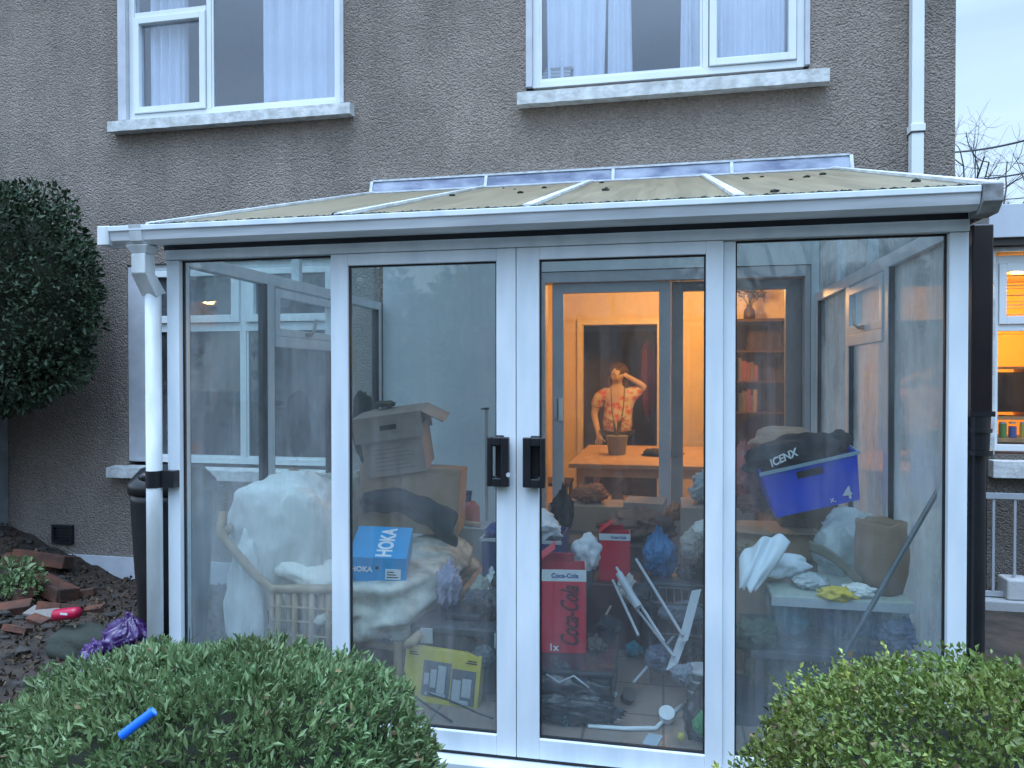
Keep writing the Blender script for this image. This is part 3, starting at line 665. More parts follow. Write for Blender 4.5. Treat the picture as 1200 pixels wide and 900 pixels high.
# fixed frame
mb = MB()
mb.box(LX, -2.128, FY, FY + .06, -.06, 2.015); mb.box(1.013, RX, FY, FY + .06, -.06, 2.015)
mb.box(LX, RX, FY - .008, FY + .06, 2.017, 2.06)
mb.box(-2.127, -1.397, FY + .012, FY + .055, -.06, .02); mb.box(.272, 1.012, FY + .012, FY + .055, -.06, .02)
mb.box(.2245, .27, FY + .014, FY + .06, -.06, 2.015)
mb.build('front_frame', M_frame, con, bevel=.0025)
def gasket(mb, x0, x1, z0, z1, y):
    frame_rect(mb, x0, x1, z0, z1, y - .004, y + .012, .006, .006, .006, .006)
GL = glass('conservatory_glass_left', refl=.06, dirt=.12, low=.17, lowz=(.1, 1.3), seed=1)
G1 = glass('conservatory_glass_door_left', refl=.06, dirt=.06, low=.18, lowz=(0, .9), seed=2)
G2 = glass('conservatory_glass_door_right', refl=.05, dirt=.035, low=.15, lowz=(0, .9), seed=3)
GR = glass('conservatory_glass_right', refl=.05, dirt=.06, low=.22, lowz=(.1, .8), seed=4)
GS = glass('conservatory_glass_side', refl=.05, dirt=.05, low=.15, lowz=(.2, 1.2), seed=5, streak=.3)
GSR = glass('conservatory_glass_side_misted', refl=.06, dirt=.45, low=.15, lowz=(.2, 1.5), seed=6, streak=.2, dcol=(.80, .78, .76))
for x0, x1, gm in ((-2.128, -1.397, GL), (.27, 1.013, GR)):
    wd = MB(); gasket(wd, x0, x1, .02, 2.015, FY + .03); fw = wd.build('fixed_light', M_seal, con)
    MB().box(x0 + .006, x1 - .006, FY + .032, FY + .037, .026, 2.009).build('pane', gm, fw)
# sliding doors
def leaf(x0, x1, l, r, gm, hx, hs):
    mb = MB(); frame_rect(mb, x0, x1, -.06, 2.015, FY - .006, FY + .038, l, r, .082, .05)
    dr = mb.build('sliding_door', M_frame, con, bevel=.003)
    g = MB(); gasket(g, x0 + l, x1 - r, .022, 1.965, FY + .012); g.build('gasket', M_seal, dr)
    MB().box(x0 + l + .006, x1 - r - .006, FY + .014, FY + .019, .028, 1.959).build('pane', gm, dr)
    # D handle: plate, two lugs and a grip
    h = MB(); h.box(hx - .018, hx + .018, FY - .012, FY - .0065, 1.045, 1.255)
    z0, z1 = 1.05, 1.25
    a, b = (hx - .046, hx + .046)
    g0 = (hx + hs * .030)
    frame_rect(h, hx - .045, hx + .045, z0, z1, FY - .05, FY - .022, .032 if hs < 0 else .02, .02 if hs < 0 else .032, .035, .035)
    h.box(hx - .014 - hs * .022, hx + .014 - hs * .022, FY - .022, FY - .012, z0 + .005, z0 + .04); h.box(hx - .014 - hs * .022, hx + .014 - hs * .022, FY - .022, FY - .012, z1 - .04, z1 - .005)
    h.build('handle', M_black, dr, bevel=.004)
    return dr
dl = leaf(-1.395, -.589, .078, .081, G1, -.655, 1)
dr_ = leaf(-.586, .223, .093, .065, G2, -.508, -1)
MB().cyl((-.61, FY - .056, 1.10), (-.61, FY - .049, 1.10), .009).build('lock', M_grey, dl)
# side walls
def side(xo, xi, gm, right):
    x0, x1 = min(xo, xi), max(xo, xi); ys = [FY + .062, 3.75, 4.5 if right else 4.57, WY - .015]
    mb = MB(); zb = 2.0
    mb.box(x0, x1, ys[0], ys[3], zb, 2.06); mb.box(x0, x1, ys[0], ys[3], -.06, .03)
    for y in ys[1:3]: mb.box(x0, x1, y - .035, y + .035, .03, zb)
    mb.box(x0, x1, ys[3] - .05, ys[3], .03, zb); mb.box(x0 + .001, x1 - .001, ys[0], ys[0] + .02, .03, zb)
    # sloping top rail under the roof, studs in the gable
    zr = lambda y: 2.10 + (y - 2.9) * .295
    mb.prismx([(2.98, zr(2.98) - .05), (WY - .015, zr(WY) - .05), (WY - .015, zr(WY)), (2.98, zr(2.98))], x0, x1)
    for y in (4.1, 4.8): mb.box(x0 + .004, x1 - .004, y - .02, y + .02, 2.06, zr(y) - .05)
    f = mb.build('side_frame', M_frame, con, bevel=.002)
    gx = (x0 + x1) / 2
    for i in range(3):
        a = ys[i] + (.035 if i else .02); b = ys[i + 1] - (.035 if i < 2 else .05)
        if i == 1:
            q = MB(); xp = xi + (.008 if right is False else -.008)
            s0, s1 = min(xp, gx), max(xp, gx)
            q.box(s0, s1, a + .003, b - .003, 1.66, 1.72); 
            q.box(s0, s1, a + .003, a + .05, 1.722, 1.985); q.box(s0, s1, b - .05, b - .003, 1.722, 1.985); q.box(s0, s1, a + .05, b - .05, 1.722, 1.765); q.box(s0, s1, a + .05, b - .05, 1.94, 1.985)
            q.build('opener', M_frame, f, bevel=.002)
            h = MB(); s = 1 if not right else -1; ym = (a + b) / 2
            h.box(xp, xp + s * .02, ym - .03, ym + .03, 1.735, 1.755); h.tube([(xp + s * .02, ym, 1.745), (xp + s * .035, ym + .01, 1.76), (xp + s * .035, ym + .05, 1.84)], .009, 8)
            h.build('catch', mat('chrome', (.5, .45, .42), .3, 1), f)
            MB().box(gx - .003, gx + .003, a, b, .03, 1.66).build('pane', gm, f); MB().box(gx - .003, gx + .003, a + .05, b - .05, 1.765, 1.94).build('pane', gm, f)
        else:
            MB().box(gx - .003, gx + .003, a, b, .03, zb).build('pane', gm, f)
        g = MB()
        for yy in (a, b - .008): g.box(x0 + .004, x1 - .004, yy, yy + .008, .03, zb if i != 1 else 1.66)
        g.build('gasket', M_seal, f)
    MB().prismx([(3.0, 2.06), (WY - .02, 2.06), (WY - .02, zr(WY) - .05), (3.0, zr(3.0) - .05)], gx - .003, gx + .003).build('gable_pane', gm, f)
side(LX, LX + .06, GS, False)
side(RX, RX - .06, GSR, True)
# roof: polycarbonate sheets between glazing bars
bx = [-2.19, -1.31, -.52, .27, 1.12]
sl_ = (2.905 - 2.15) / (WY - 2.84)
def roofslab(mb, x0, x1, dz0, dz1, y0=2.84, y1=WY - .005):
    z = lambda y: 2.15 + (y - 2.84) * sl_
    mb.prismx([(y0, z(y0) + dz0), (y1, z(y1) + dz0), (y1, z(y1) + dz1), (y0, z(y0) + dz1)], x0, x1)
for i in range(4):
    mb = MB(); roofslab(mb, bx[i] + .012, bx[i + 1] - .012, -.016, 0); mb.build('roof_panel', M_poly, con)
for x in bx:
    mb = MB(); roofslab(mb, x - .020, x + .020, .002, .016); roofslab(mb, x - .010, x + .010, -.06, .002); mb.build('glazing_bar', M_dirty, con)
MB().box(-2.2, 1.08, FY - .004, FY + .055, 2.0605, 2.10).build('eaves_shadow_strip', M_seal, con)  # black strip standing in for the shadow between gutter and header
mb = MB(); roofslab(mb, -2.2, 1.12, -.035, -.018, 2.84, 2.885); mb.build('drip_edge', M_seal, con)
# moss and dirt along the eave
random.seed(8); mb = MB()
for k in range(800):
    x = random.uniform(-2.18, 1.1); y = 2.835 + abs(random.gauss(0, .012)); s = random.uniform(.003, .009)
    mb.lump((x, y, 2.15 + (y - 2.84) * sl_ + s * .5), (s * random.uniform(1, 2.6), s * 1.1, s * .9), k, .3, 2, 0, 1)
for k in range(16):
    x = random.uniform(-2.1, 1.05); y = random.uniform(2.9, 5.3); s = random.uniform(.004, .012)
    mb.lump((x, y, 2.15 + (y - 2.84) * sl_ + s * .3), (s * 2, s * 1.5, s), k, .3, 2, 0, 1)
struct(mb.build('moss', M_moss, con), 'stuff')
# lead flashing on the wall, with pale sealant at edges and joints
js = [-2.205, -1.30, -.36, .46, 1.24]
for i in range(4):
    mb = MB(); mb.prismx([(WY - .05, 2.885), (WY - .006, 2.895), (WY - .004, 2.985), (WY - .012, 2.985)], js[i] + .012, js[i + 1] - .012); mb.build('flashing', M_lead, con)
mb = MB()
for i, x in enumerate(js): mb.prismx([(WY - .056, 2.88), (WY - .004, 2.89), (WY - .002, 2.992), (WY - .018, 2.992)], x - .011, x + .011)
mb.box(js[0] + .012, js[-1] - .012, WY - .02, WY - .003, 2.9865, 3.0); roofslab(mb, js[0] + .012, js[-1] - .12, .004, .012, WY - .12, WY - .056)
mb.build('sealant', M_mortar, con)
# gutter: square-line profile with rolled lip
prof = [(2.90, 2.145), (2.90, 2.075), (2.835, 2.068), (2.812, 2.085), (2.802, 2.128), (2.806, 2.143), (2.815, 2.143), (2.813, 2.13), (2.822, 2.092), (2.838, 2.078), (2.892, 2.085), (2.892, 2.145)]
mb = MB(); mb.prismx(prof, -2.36, 1.06); gt = mb.build('gutter', mat('aged_white_gutter', (.74, .77, .80), .4, color2=(.50, .53, .55), vscale=5, stretch=(.4, 1, 6)), con)
M_lip = M_dirty
mb = MB(); mb.box(-2.365, 1.06, 2.797, 2.8115, 2.1235, 2.147); mb.build('gutter_lip', M_frame, gt, bevel=.003)
for x in (-2.23,): 
    mb = MB(); mb.prismx([(2.905, 2.15), (2.905, 2.07), (2.833, 2.062), (2.806, 2.081), (2.794, 2.15)], x - .03, x + .03); mb.build('union', M_dirty, gt)
mb = MB().box(-2.42, -2.362, 2.80, 2.90, 2.066, 2.15); mb.build('end_cap', M_dirty, gt, bevel=.004)
mb = MB(); mb.prismx([(2.79, 2.15), (2.79, 2.09), (2.83, 2.055), (2.92, 2.055), (2.92, 2.17)], 1.062, 1.125); mb.build('corner_angle', mat('grimy_plastic', (.10, .10, .10), .5, color2=(.35, .36, .36), vscale=12), gt, bevel=.003)
MB().box(1.085, 1.125, 2.922, 5.3, 2.06, 2.14).build('side_gutter', M_brownblack, con, bevel=.003)
# outlet hopper and white downpipe on the left
t = con
mb = MB()
for z0, z1, w0, w1 in ((2.066, 2.03, .055, .036),):
    mb.add([(-2.235 + sx * w_, 2.855 + sy * w_ * .8, z) for z, w_ in ((z0, w0), (z1, w1)) for sx, sy in ((-1, -1), (1, -1), (1, 1), (-1, 1))], [(0, 1, 2, 3), (7, 6, 5, 4), (0, 4, 5, 1), (1, 5, 6, 2), (2, 6, 7, 3), (3, 7, 4, 0)])
mb.box(-2.268, -2.20, 2.822, 2.888, 1.945, 2.029)
mb.prismx([(2.820, 1.945), (2.890, 1.945), (2.960, 1.87), (2.89, 1.85)], -2.270, -2.198)
mb.build('outlet', M_dirty, con, bevel=.003)
dp_ = MB().cyl((-2.232, 2.915, -.18), (-2.232, 2.915, 1.885), .034, n=24).build('downpipe', M_dirty, con)
dp_.data.polygons.foreach_set('use_smooth', [len(p.vertices) == 4 for p in dp_.data.polygons])
MB().cyl((-2.232, 2.915, 1.0), (-2.232, 2.915, 1.075), .037, n=24).box(-2.2, -2.13, 2.91, 2.949, 1.0, 1.075).build('bracket', M_black, dp_)

# black water butt behind the downpipe, fed by a diverter
t = thing('water_butt', (-2.50, 3.42, -.2), 'black tapering water butt against the left glass wall behind the white downpipe', 'water butt')
MB().tube([(-2.51, 3.42, -.2), (-2.51, 3.42, .55), (-2.51, 3.42, .86), (-2.51, 3.42, .90)], [.14, .185, .20, .205], 28).build('barrel', M_black, t, smooth=True)
MB().tube([(-2.51, 3.42, .901), (-2.51, 3.42, .95), (-2.51, 3.42, 1.02), (-2.51, 3.42, 1.035)], [.212, .212, .15, .05], 28).build('lid', M_black, t, smooth=True)
MB().tube([(-2.27, 2.92, 1.04), (-2.32, 2.95, 1.04), (-2.36, 3.06, 1.02), (-2.38, 3.22, .97)], .02, 10).build('diverter_hose', M_black, t, smooth=True)
# black soil pipe on the right front corner
t = thing('soil_pipe', (1.16, 3.05, -.2), 'tall black drain pipe with collar beside the right front post', 'pipe')
MB().box(1.118, 1.190, 3.03, 3.10, 1.36, 2.056).build('square_pipe', M_brownblack, t, bevel=.006)
mb = MB().cyl((1.148, 3.065, -.18), (1.148, 3.065, 1.36), .032, n=22); mb.build('round_pipe', M_black, t)
mb = MB(); mb.box(1.112, 1.196, 3.024, 3.106, 1.345, 1.365); mb.cyl((1.15, 3.065, 1.22), (1.15, 3.065, 1.344), .041, .045, 22); mb.cyl((1.15, 3.065, 1.285), (1.15, 3.065, 1.30), .05, n=22); mb.cyl((1.15, 3.065, 1.20), (1.15, 3.065, 1.219), .052, n=22)
mb.build('collar', M_black, t)

# ------------------------------------------------------------------ contents of the conservatory
def rb(mb, c, s, rx=0, ry=0, rz=0):
    """box of size s whose base centre is c, rotated"""
    M = Matrix.Translation(c) @ Euler((rx, ry, rz)).to_matrix().to_4x4()
    mb.box(-s[0] / 2, s[0] / 2, -s[1] / 2, s[1] / 2, 0, s[2], M); return M

# cane sofa along the left glass
M_floral = mat('faded_floral_fabric', (.70, .68, .62), .9, color2=(.34, .36, .32), vscale=8, detail=4, bump=.5, bscale=12, bdist=.03)
M_sheet = mat('white_dust_sheet', (.78, .79, .77), .9, color2=(.62, .63, .60), vscale=5, bump=.6, bscale=9, bdist=.04, stretch=(1, 1, .45))
sf = thing('cane_sofa', (-1.55, 4.0, 0), 'cane sofa with faded floral cushions along the left glass wall', 'sofa')
MB().lump((-1.50, 3.90, .36), (.40, .78, .165), 3, .12, 2.2, .10, 5, box=.6).build('seat_cushion', M_floral, sf, smooth=True)
MB().lump((-1.93, 4.0, .66), (.12, .75, .27), 9, .10, 2.5, .07, 5, box=.6).build('back_cushion', M_floral, sf, smooth=True)
mb = MB()
mb.tube([at(262, 600, 3.14), at(256, 622, 3.10), at(280, 652, 3.10), at(300, 675, 3.12), at(318, 690, 3.15), at(350, 690, 3.15), at(404, 690, 3.15)], .021, 10)
mb.tube([(-2.06, 4.78, .74), (-1.9, 4.78, .55), (-1.2, 4.78, .5)], .02, 8)
mb.tube([(-2.06, 3.18, .74), (-2.09, 3.9, .95), (-2.06, 4.78, .74)], .02, 8); mb.tube([(-1.14, 3.2, .27), (-1.12, 4.0, .26), (-1.14, 4.8, .27)], .022, 8)
mb.tube([(-1.88, 3.18, .20), (-1.47, 3.18, .20)], .014, 8); mb.tube([(-1.88, 3.18, .12), (-1.16, 3.18, .10)], .012, 8)
mb.build('cane_frame', M_cane, sf, smooth=True)
mb = MB()
for k in range(10): mb.tube([(-1.80 + k * .042, 3.16 + .006 * (-1) ** k, .12), (-1.80 + k * .042, 3.16 + .014 * (-1) ** k, .32), (-1.80 + k * .042, 3.16 + .006 * (-1) ** k, .495)], .0165, 6)
for k in range(4): mb.tube([(-1.80, 3.142, .23 + k * .065), (-1.42, 3.142, .23 + k * .065)], .006, 6)
mb.build('wicker_panel', M_cane, sf, smooth=True)
for x, y in ((-1.9, 3.2), (-1.22, 3.28), (-1.9, 4.78), (-1.14, 4.78)): MB().cyl((x, y, 0), (x, y, .25), .02, .022).build('leg', M_cane, sf)
MB().lump((-1.5, 3.9, .24), (.40, .72, .06), 2, .05, 2, 0, 3, box=.9).build('seat_base', M_cane, sf, smooth=True)
# draped dust sheet: covers near corner of the sofa back
mb = MB(); mb.lump((-1.84, 3.38, .67), (.29, .20, .36), 12, .09, 1.5, .10, 5, box=.3); mb.lump((-1.95, 3.2, .42), (.10, .07, .30), 6, .2, 2, .2, 4); 
ob = tag(mb.build('dust_sheet', M_sheet, smooth=True), 'white dust sheet draped over the near end of the cane sofa', 'dust sheet')
q = at(372, 664, 3.30)
mb = MB(); mb.lump((0, 0, 0), (.17, .15, .055), 22, .08, 1.6, .2, 4, box=.6); mb.xf(Matrix.Translation(q) @ Euler((R(28), R(22), 0)).to_matrix().to_4x4())
tag(mb.build('seat_pad', mat('cream_pad', (.80, .79, .74), .9, bump=.3, bscale=12, bdist=.02), smooth=True), 'cream pad tipped against the near arm of the cane sofa', 'seat pad')
# big cardboard box on the sofa
def carton(name, c, s, rz, ry, rx, label, m, tape=True, lid=None, group=None):
    t = thing(name, c, label, 'box', group); mb = MB(); M = Matrix.Translation(c) @ Euler((rx, ry, rz)).to_matrix().to_4x4(); a, b, h = s[0] / 2, s[1] / 2, s[2]
    mb.box(-a, a, -b, b, 0, h, M); mb.build('carton', m, t, bevel=.003)
    if tape: MB().box(-.025, .025, -b - .0015, b + .0015, h * .6, h + .0015, M).build('tape', mat('parcel_tape', (.42, .31, .2), .25), t)
    return t, M
b2, M2 = carton('cardboard_box', (-1.56, 4.45, .53), (.62, .40, .40), R(9), R(3), R(-4), 'large brown cardboard box on the sofa under the lidded archive box', M_card)
b1 = thing('archive_box', (-1.62, 4.42, .95), 'tilted archive box with hand hole and open lid, topmost of the stack on the sofa', 'box')
M1 = Matrix.Translation((-1.615, 4.42, .915)) @ Euler((R(5), R(-8), R(10))).to_matrix().to_4x4()
mb = MB(); a, b, h = .185, .19, .27
mb.box(-a, a, -b, b, 0, .008, M1); mb.box(-a, a, -b, -b + .006, .008, h, M1); mb.box(-a, a, b - .006, b, .008, h, M1); mb.box(-a, -a + .006, -b + .006, b - .006, .008, h, M1); mb.box(a - .006, a, -b + .006, b - .006, .008, h, M1)
mb.build('carton', M_card2, b1)
mb = MB(); a2, b2_ = a + .018, b + .012; zl = .215
mb.box(-a2 - .015, a2, -b2_ - .004, -b2_ + .004, zl, zl + .155, M1); mb.box(-a2 - .015, -a2 - .008, -b2_ + .004, b2_, zl, zl + .155, M1); mb.box(-a2 - .008, a2, b2_ - .006, b2_, zl, zl + .155, M1); mb.box(-a2 - .008, a2, -b2_ + .004, b2_ - .006, zl + .147, zl + .155, M1)
mb.build('lid', M_card2, b1)
Mf = M1 @ Matrix.Translation((a2 + .001, 0, zl + .15)) @ Matrix.Rotation(R(34), 4, 'Y')
MB().box(0, .15, -b2_ + .01, b2_ - .01, -.006, 0, Mf).build('flap', M_card2, b1)
MB().box(-.055, .045, -b2_ - .006, -b2_ - .0042, zl + .065, zl + .095, M1).build('hand_hole', mat('dark_hole', (.03, .02, .018), .9), b1)
M_line = mat('faint_print', (.22, .17, .14), .9)
for k in range(6): MB().box(-.12, .12 - .02 * (k % 3), -b - .0022, -b - .0006, .035 + k * .025, .040 + k * .025, M1).build('printed_line', M_line, b1)
tag(MB().lump((-1.93, 4.55, 1.18), (.07, .10, .20), 31, .2, 2, .3, 4).build('jacket', mat('grey_green_cloth', (.06, .07, .065), .95), smooth=True), 'dark grey garment stuffed behind the archive box on the sofa', 'garment')
tag(MB().lump((-1.76, 4.52, 1.315), (.06, .07, .022), 33, .3, 2, .3, 3).build('hat', mat('olive_cloth', (.10, .10, .08), .95), smooth=True), 'small dark cap on top of the archive box', 'cap')
# black folded garment hanging across the big box
def drape(name, pts, wdt, m, label, cat, th=.03, seed=0):
    mb = MB(); pts = [Vector(p) for p in pts]
    def fn(u, v):
        k = u * (len(pts) - 1); i = min(int(k), len(pts) - 2); p = pts[i].lerp(pts[i + 1], k - i)
        ww = wdt if not isinstance(wdt, (list, tuple)) else wdt[i] + (wdt[i + 1] - wdt[i]) * (k - i)
        q = noise.noise(Vector((u * 5 + seed, v * 3, seed)))
        return p + Vector((.01 * math.sin(v * 9), -.03 * math.sin(v * 3.1416) + .035 * q, (v - .5) * ww + .02 * q))
    mb.sheet(fn, 30, 14, th); o = mb.build(name, m, smooth=True, sub=1); return tag(o, label, cat)
drape('coat', [at(424, 590, 4.16), at(462, 583, 4.12), at(500, 600, 4.10), at(535, 622, 4.10)], [.12, .14, .16, .20], mat('charcoal_cloth', (.035, .042, .05), .95), 'charcoal coat folded over the front of the large cardboard box', 'coat')
# blue shoe box
sb = thing('shoe_box', (-1.45, 3.66, .50), 'blue shoe box with white lettering on the sofa cushion', 'shoe box')
Ms = Matrix.Translation((-1.415, 3.56, .495)) @ Euler((R(13), R(3), R(15))) .to_matrix().to_4x4()
M_sb = mat('bright_blue_card', (.0, .34, .74), .4, color2=(.0, .31, .68)); M_sbw = mat('pale_grey_card', (.55, .57, .6), .6)
MB().box(-.135, .135, -.17, .17, 0, .145, Ms).build('base', M_sbw, sb)
MB().box(-.142, .142, -.177, .177, .038, .168, Ms).build('lid', M_sb, sb, bevel=.002)
text('HOKA', .105, M_text_w, sb, Ms @ Matrix.Translation((.03, -.01, .1688)) @ Matrix.Rotation(R(90), 4, 'Z'), bold=.003, sx=1.05)
text('HOKA', .036, M_text_w, sb, Ms @ Matrix.Translation((-.075, -.1785, .105)) @ Matrix.Rotation(R(90), 4, 'X'), bold=.001)
MB().box(.04, .115, -.1788, -.1772, .055, .11, Ms).build('label', M_text_w, sb)
mb = MB()
for k in range(3): mb.box(.047, .105 - .012 * k, -.1798, -.179, .064 + .014 * k, .069 + .014 * k, Ms)
mb.build('barcode', M_text_d, sb)
q = Ms @ Vector((-.01, -.1775, .085)); MB().cyl(Ms @ Vector((.0, -.1772, .115)), Ms @ Vector((.0, -.179, .115)), .009).build('thumb_hole', M_text_d, sb)
MB().box(-.02, .02, -.1715, -.1702, .012, .024, Ms).build('notch', M_text_d, sb)

def bag(c, r, m, label, seed, cat='bag', name='bag', amp=.13, fold=.42, sub=5, rot=0, flat=None, freq=1.8):
    return tag(MB().lump(c, r, seed, amp, freq, fold, sub, flat=flat, rot=rot, neck=1 if name in ('bag', 'sack') and r[2] > .08 else 0).build(name, m, smooth=True), label, cat)
M_blkbag = mat('black_bin_bag', (.03, .033, .04), .22, bump=.4, bscale=18, bdist=.02)
M_clear = mat('crumpled_clear_plastic', (.60, .64, .63), .2, color2=(.36, .41, .42), vscale=7, bump=.5, bscale=16, bdist=.02, stretch=(1, 1, .5))
M_white = mat('white_cotton', (.76, .79, .82), .85, bump=.6, bscale=14, bdist=.03)
# yellow framed package leaning on the inside of the door
yp = thing('toy_package', (-1.0, 3.22, .0), 'yellow edged boxed set with grey contents at the foot of the left door', 'package')
My = Matrix.Translation((-1.005, 3.21, .0)) @ Euler((R(-10), R(2.5), R(-4))).to_matrix().to_4x4()
M_yel = mat('yellow_card', (.62, .50, .06), .5, color2=(.5, .42, .08)); M_gr = mat('grey_backing', (.14, .15, .17), .6)
MB().box(-.185, .185, .01, .07, 0, .235, My).build('carton', M_yel, yp, bevel=.002)
mb = MB().box(-.09, .045, .006, .0095, .03, .185, My); mb.build('window', M_gr, yp); MB().box(.052, .165, .005, .0095, .015, .165, My).build('window', M_gr, yp)
random.seed(3)
M_lg = mat('light_grey_plastic', (.45, .47, .5), .4)
for x0, x1, z0, z1 in ((-.05, -.02, .07, .15), (-.015, .025, .05, .17), (-.08, -.055, .08, .13), (.06, .10, .03, .12), (.105, .15, .05, .13), (.07, .14, .018, .035), (-.07, .03, .035, .048)):
    MB().box(x0, x1, .0, .0045, z0, z1, My).build('tool', M_lg, yp, bevel=.0015)
for x0, x1, z in ((-.165, -.12, .2), (-.165, -.13, .21), (.11, .165, .195), (.12, .165, .205)): MB().box(x0, x1, .008, .0096, z, z + .005, My).build('print', M_text_d, yp)
# dark toolbox behind the yellow package, with clutter
t = thing('tool_chest', (-.95, 3.55, 0), 'dark grey plastic storage chest behind the yellow edged package', 'storage box')
M_dk = mat('dark_grey_plastic', (.075, .08, .095), .45, color2=(.045, .05, .06))
MB().box(-1.2, -.62, 3.36, 3.75, 0, .27).build('body', M_dk, t, bevel=.012); MB().box(-1.215, -.605, 3.345, 3.765, .272, .31).build('lid', M_dk, t, bevel=.008)
for x in (-1.1, -.74): MB().box(x - .03, x + .03, 3.335, 3.346, .23, .30).build('latch', M_grey, t, bevel=.002)
bag((-1.07, 3.62, .42), (.06, .08, .12), mat('lilac_cloth', (.42, .40, .52), .9, bump=.3), 'pale lilac cloth standing up on the dark storage chest', 41, 'cloth', 'cloth')
bag((-.90, 3.60, .39), (.055, .06, .09), mat('sage_cloth', (.26, .30, .24), .9, bump=.3), 'sage green cloth beside the lilac cloth on the dark chest', 42, 'cloth', 'cloth')
bag((-.84, 3.66, .40), (.05, .07, .10), M_clear, 'crumpled clear plastic wrapper on the dark chest', 44, 'wrapper', 'plastic_wrapper')
tag(MB().box(-1.04, -.86, 3.44, 3.58, .312, .345).build('box', M_blkbag, bevel=.01), 'flat black case lying on the lid of the dark chest', 'case')
tag(MB().tube([at(536, 755, 3.40), at(548, 735, 3.42)], [.008, .008], 8).build('marker_pen', M_text_w), 'white marker pen tilted on the dark chest', 'pen')
# tangled black bags by the meeting stile
bag((-.72, 3.62, .44), (.12, .12, .14), M_blkbag, 'black bin bag piled on the dark chest under the blue crate', 45)
bag((-.80, 3.5, .38), (.06, .06, .07), M_blkbag, 'small knotted black bag in front of the white marker pen', 46)
# blue crate with white cloth, behind the meeting stiles on the left
t = thing('crate', (-.75, 4.0, 0), 'navy blue crate with a pale rim and white cloth heaped in it', 'crate')
M_blue = mat('blue_plastic', (.02, .055, .42), .4, color2=(.018, .045, .34)); M_navy = mat('navy_plastic', (.02, .04, .17), .4)
mb = MB(); x0, x1, y0, y1, z0, z1 = -.98, -.55, 3.95, 4.35, .36, .60
mb.box(x0, x1, y0, y1, z0, z0 + .01); mb.box(x0, x1, y0, y0 + .01, z0 + .01, z1); mb.box(x0, x1, y1 - .01, y1, z0 + .01, z1); mb.box(x0, x0 + .01, y0 + .01, y1 - .01, z0 + .01, z1); mb.box(x1 - .01, x1, y0 + .01, y1 - .01, z0 + .01, z1)
mb.build('shell', M_navy, t); mb = MB(); frame_rect(mb, x0 - .01, x1 + .01, y0 - .01, y1 + .01, 0, 1, .012, .012, .012, .012)
mb = MB(); mb.box(x0 - .012, x1 + .012, y0 - .014, y0 - .001, z1 - .012, z1 + .004); mb.box(x0 - .012, x0 - .001, y0, y1, z1 - .012, z1 + .004); mb.build('rim', M_lg, t)
bag((-.72, 4.1, .64), (.15, .14, .09), M_white, 'white cloth spilling over the navy crate', 47, 'cloth', 'cloth', fold=.4)
bag((-.9, 4.08, .60), (.08, .1, .06), mat('navy_cloth', (.02, .04, .2), .8), 'navy cloth tucked in the corner of the navy crate', 48, 'cloth', 'cloth')
t = tag(MB().box(-1.0, -.54, 3.94, 4.36, 0, .355).build('storage_box', M_dk, bevel=.01), 'black storage box on the floor carrying the navy crate', 'storage box')
# orange bottle on a ledge, pole by the wall
t = thing('spray_bottle', at(551, 612, 4.95), 'orange bottle with dark cap behind the brown boxes near the white wall', 'bottle')
p = at(551, 614, 4.95); MB().tube([p, p + Vector((0, 0, .02)), p + Vector((0, 0, .12)), p + Vector((0, 0, .16))], [.06, .07, .065, .03], 16).build('bottle', mat('orange_plastic', (.55, .09, .04), .4), t, smooth=True)
MB().cyl(p + Vector((-.02, 0, .16)), p + Vector((-.02, 0, .20)), .028).box(p.x - .07, p.x + .01, p.y - .015, p.y + .015, p.z + .2, p.z + .23).build('cap', mat('dark_blue_cap', (.03, .05, .12), .5), t)
tag(MB().box(p.x - .3, p.x + .28, p.y - .14, p.y + .14, 0, p.z - .002).build('cupboard', mat('white_cupboard', (.42, .46, .5), .6), bevel=.005), 'low pale cupboard against the white wall behind the sofa end', 'cupboard')
t = thing('curtain_pole', (-.78, 5.2, 0), 'pale upright pole with dark tip standing against the white inner wall', 'pole')
p = at(570, 480, 5.25); MB().cyl((p.x, 5.25, 0), (p.x, 5.25, p.z), .013).build('pole', mat('grey_pole', (.33, .36, .38), .5), t); MB().cyl((p.x, 5.25, p.z), (p.x, 5.25, p.z + .015), .02).box(p.x - .04, p.x, 5.24, 5.26, p.z, p.z + .01).build('tip', M_seal, t)

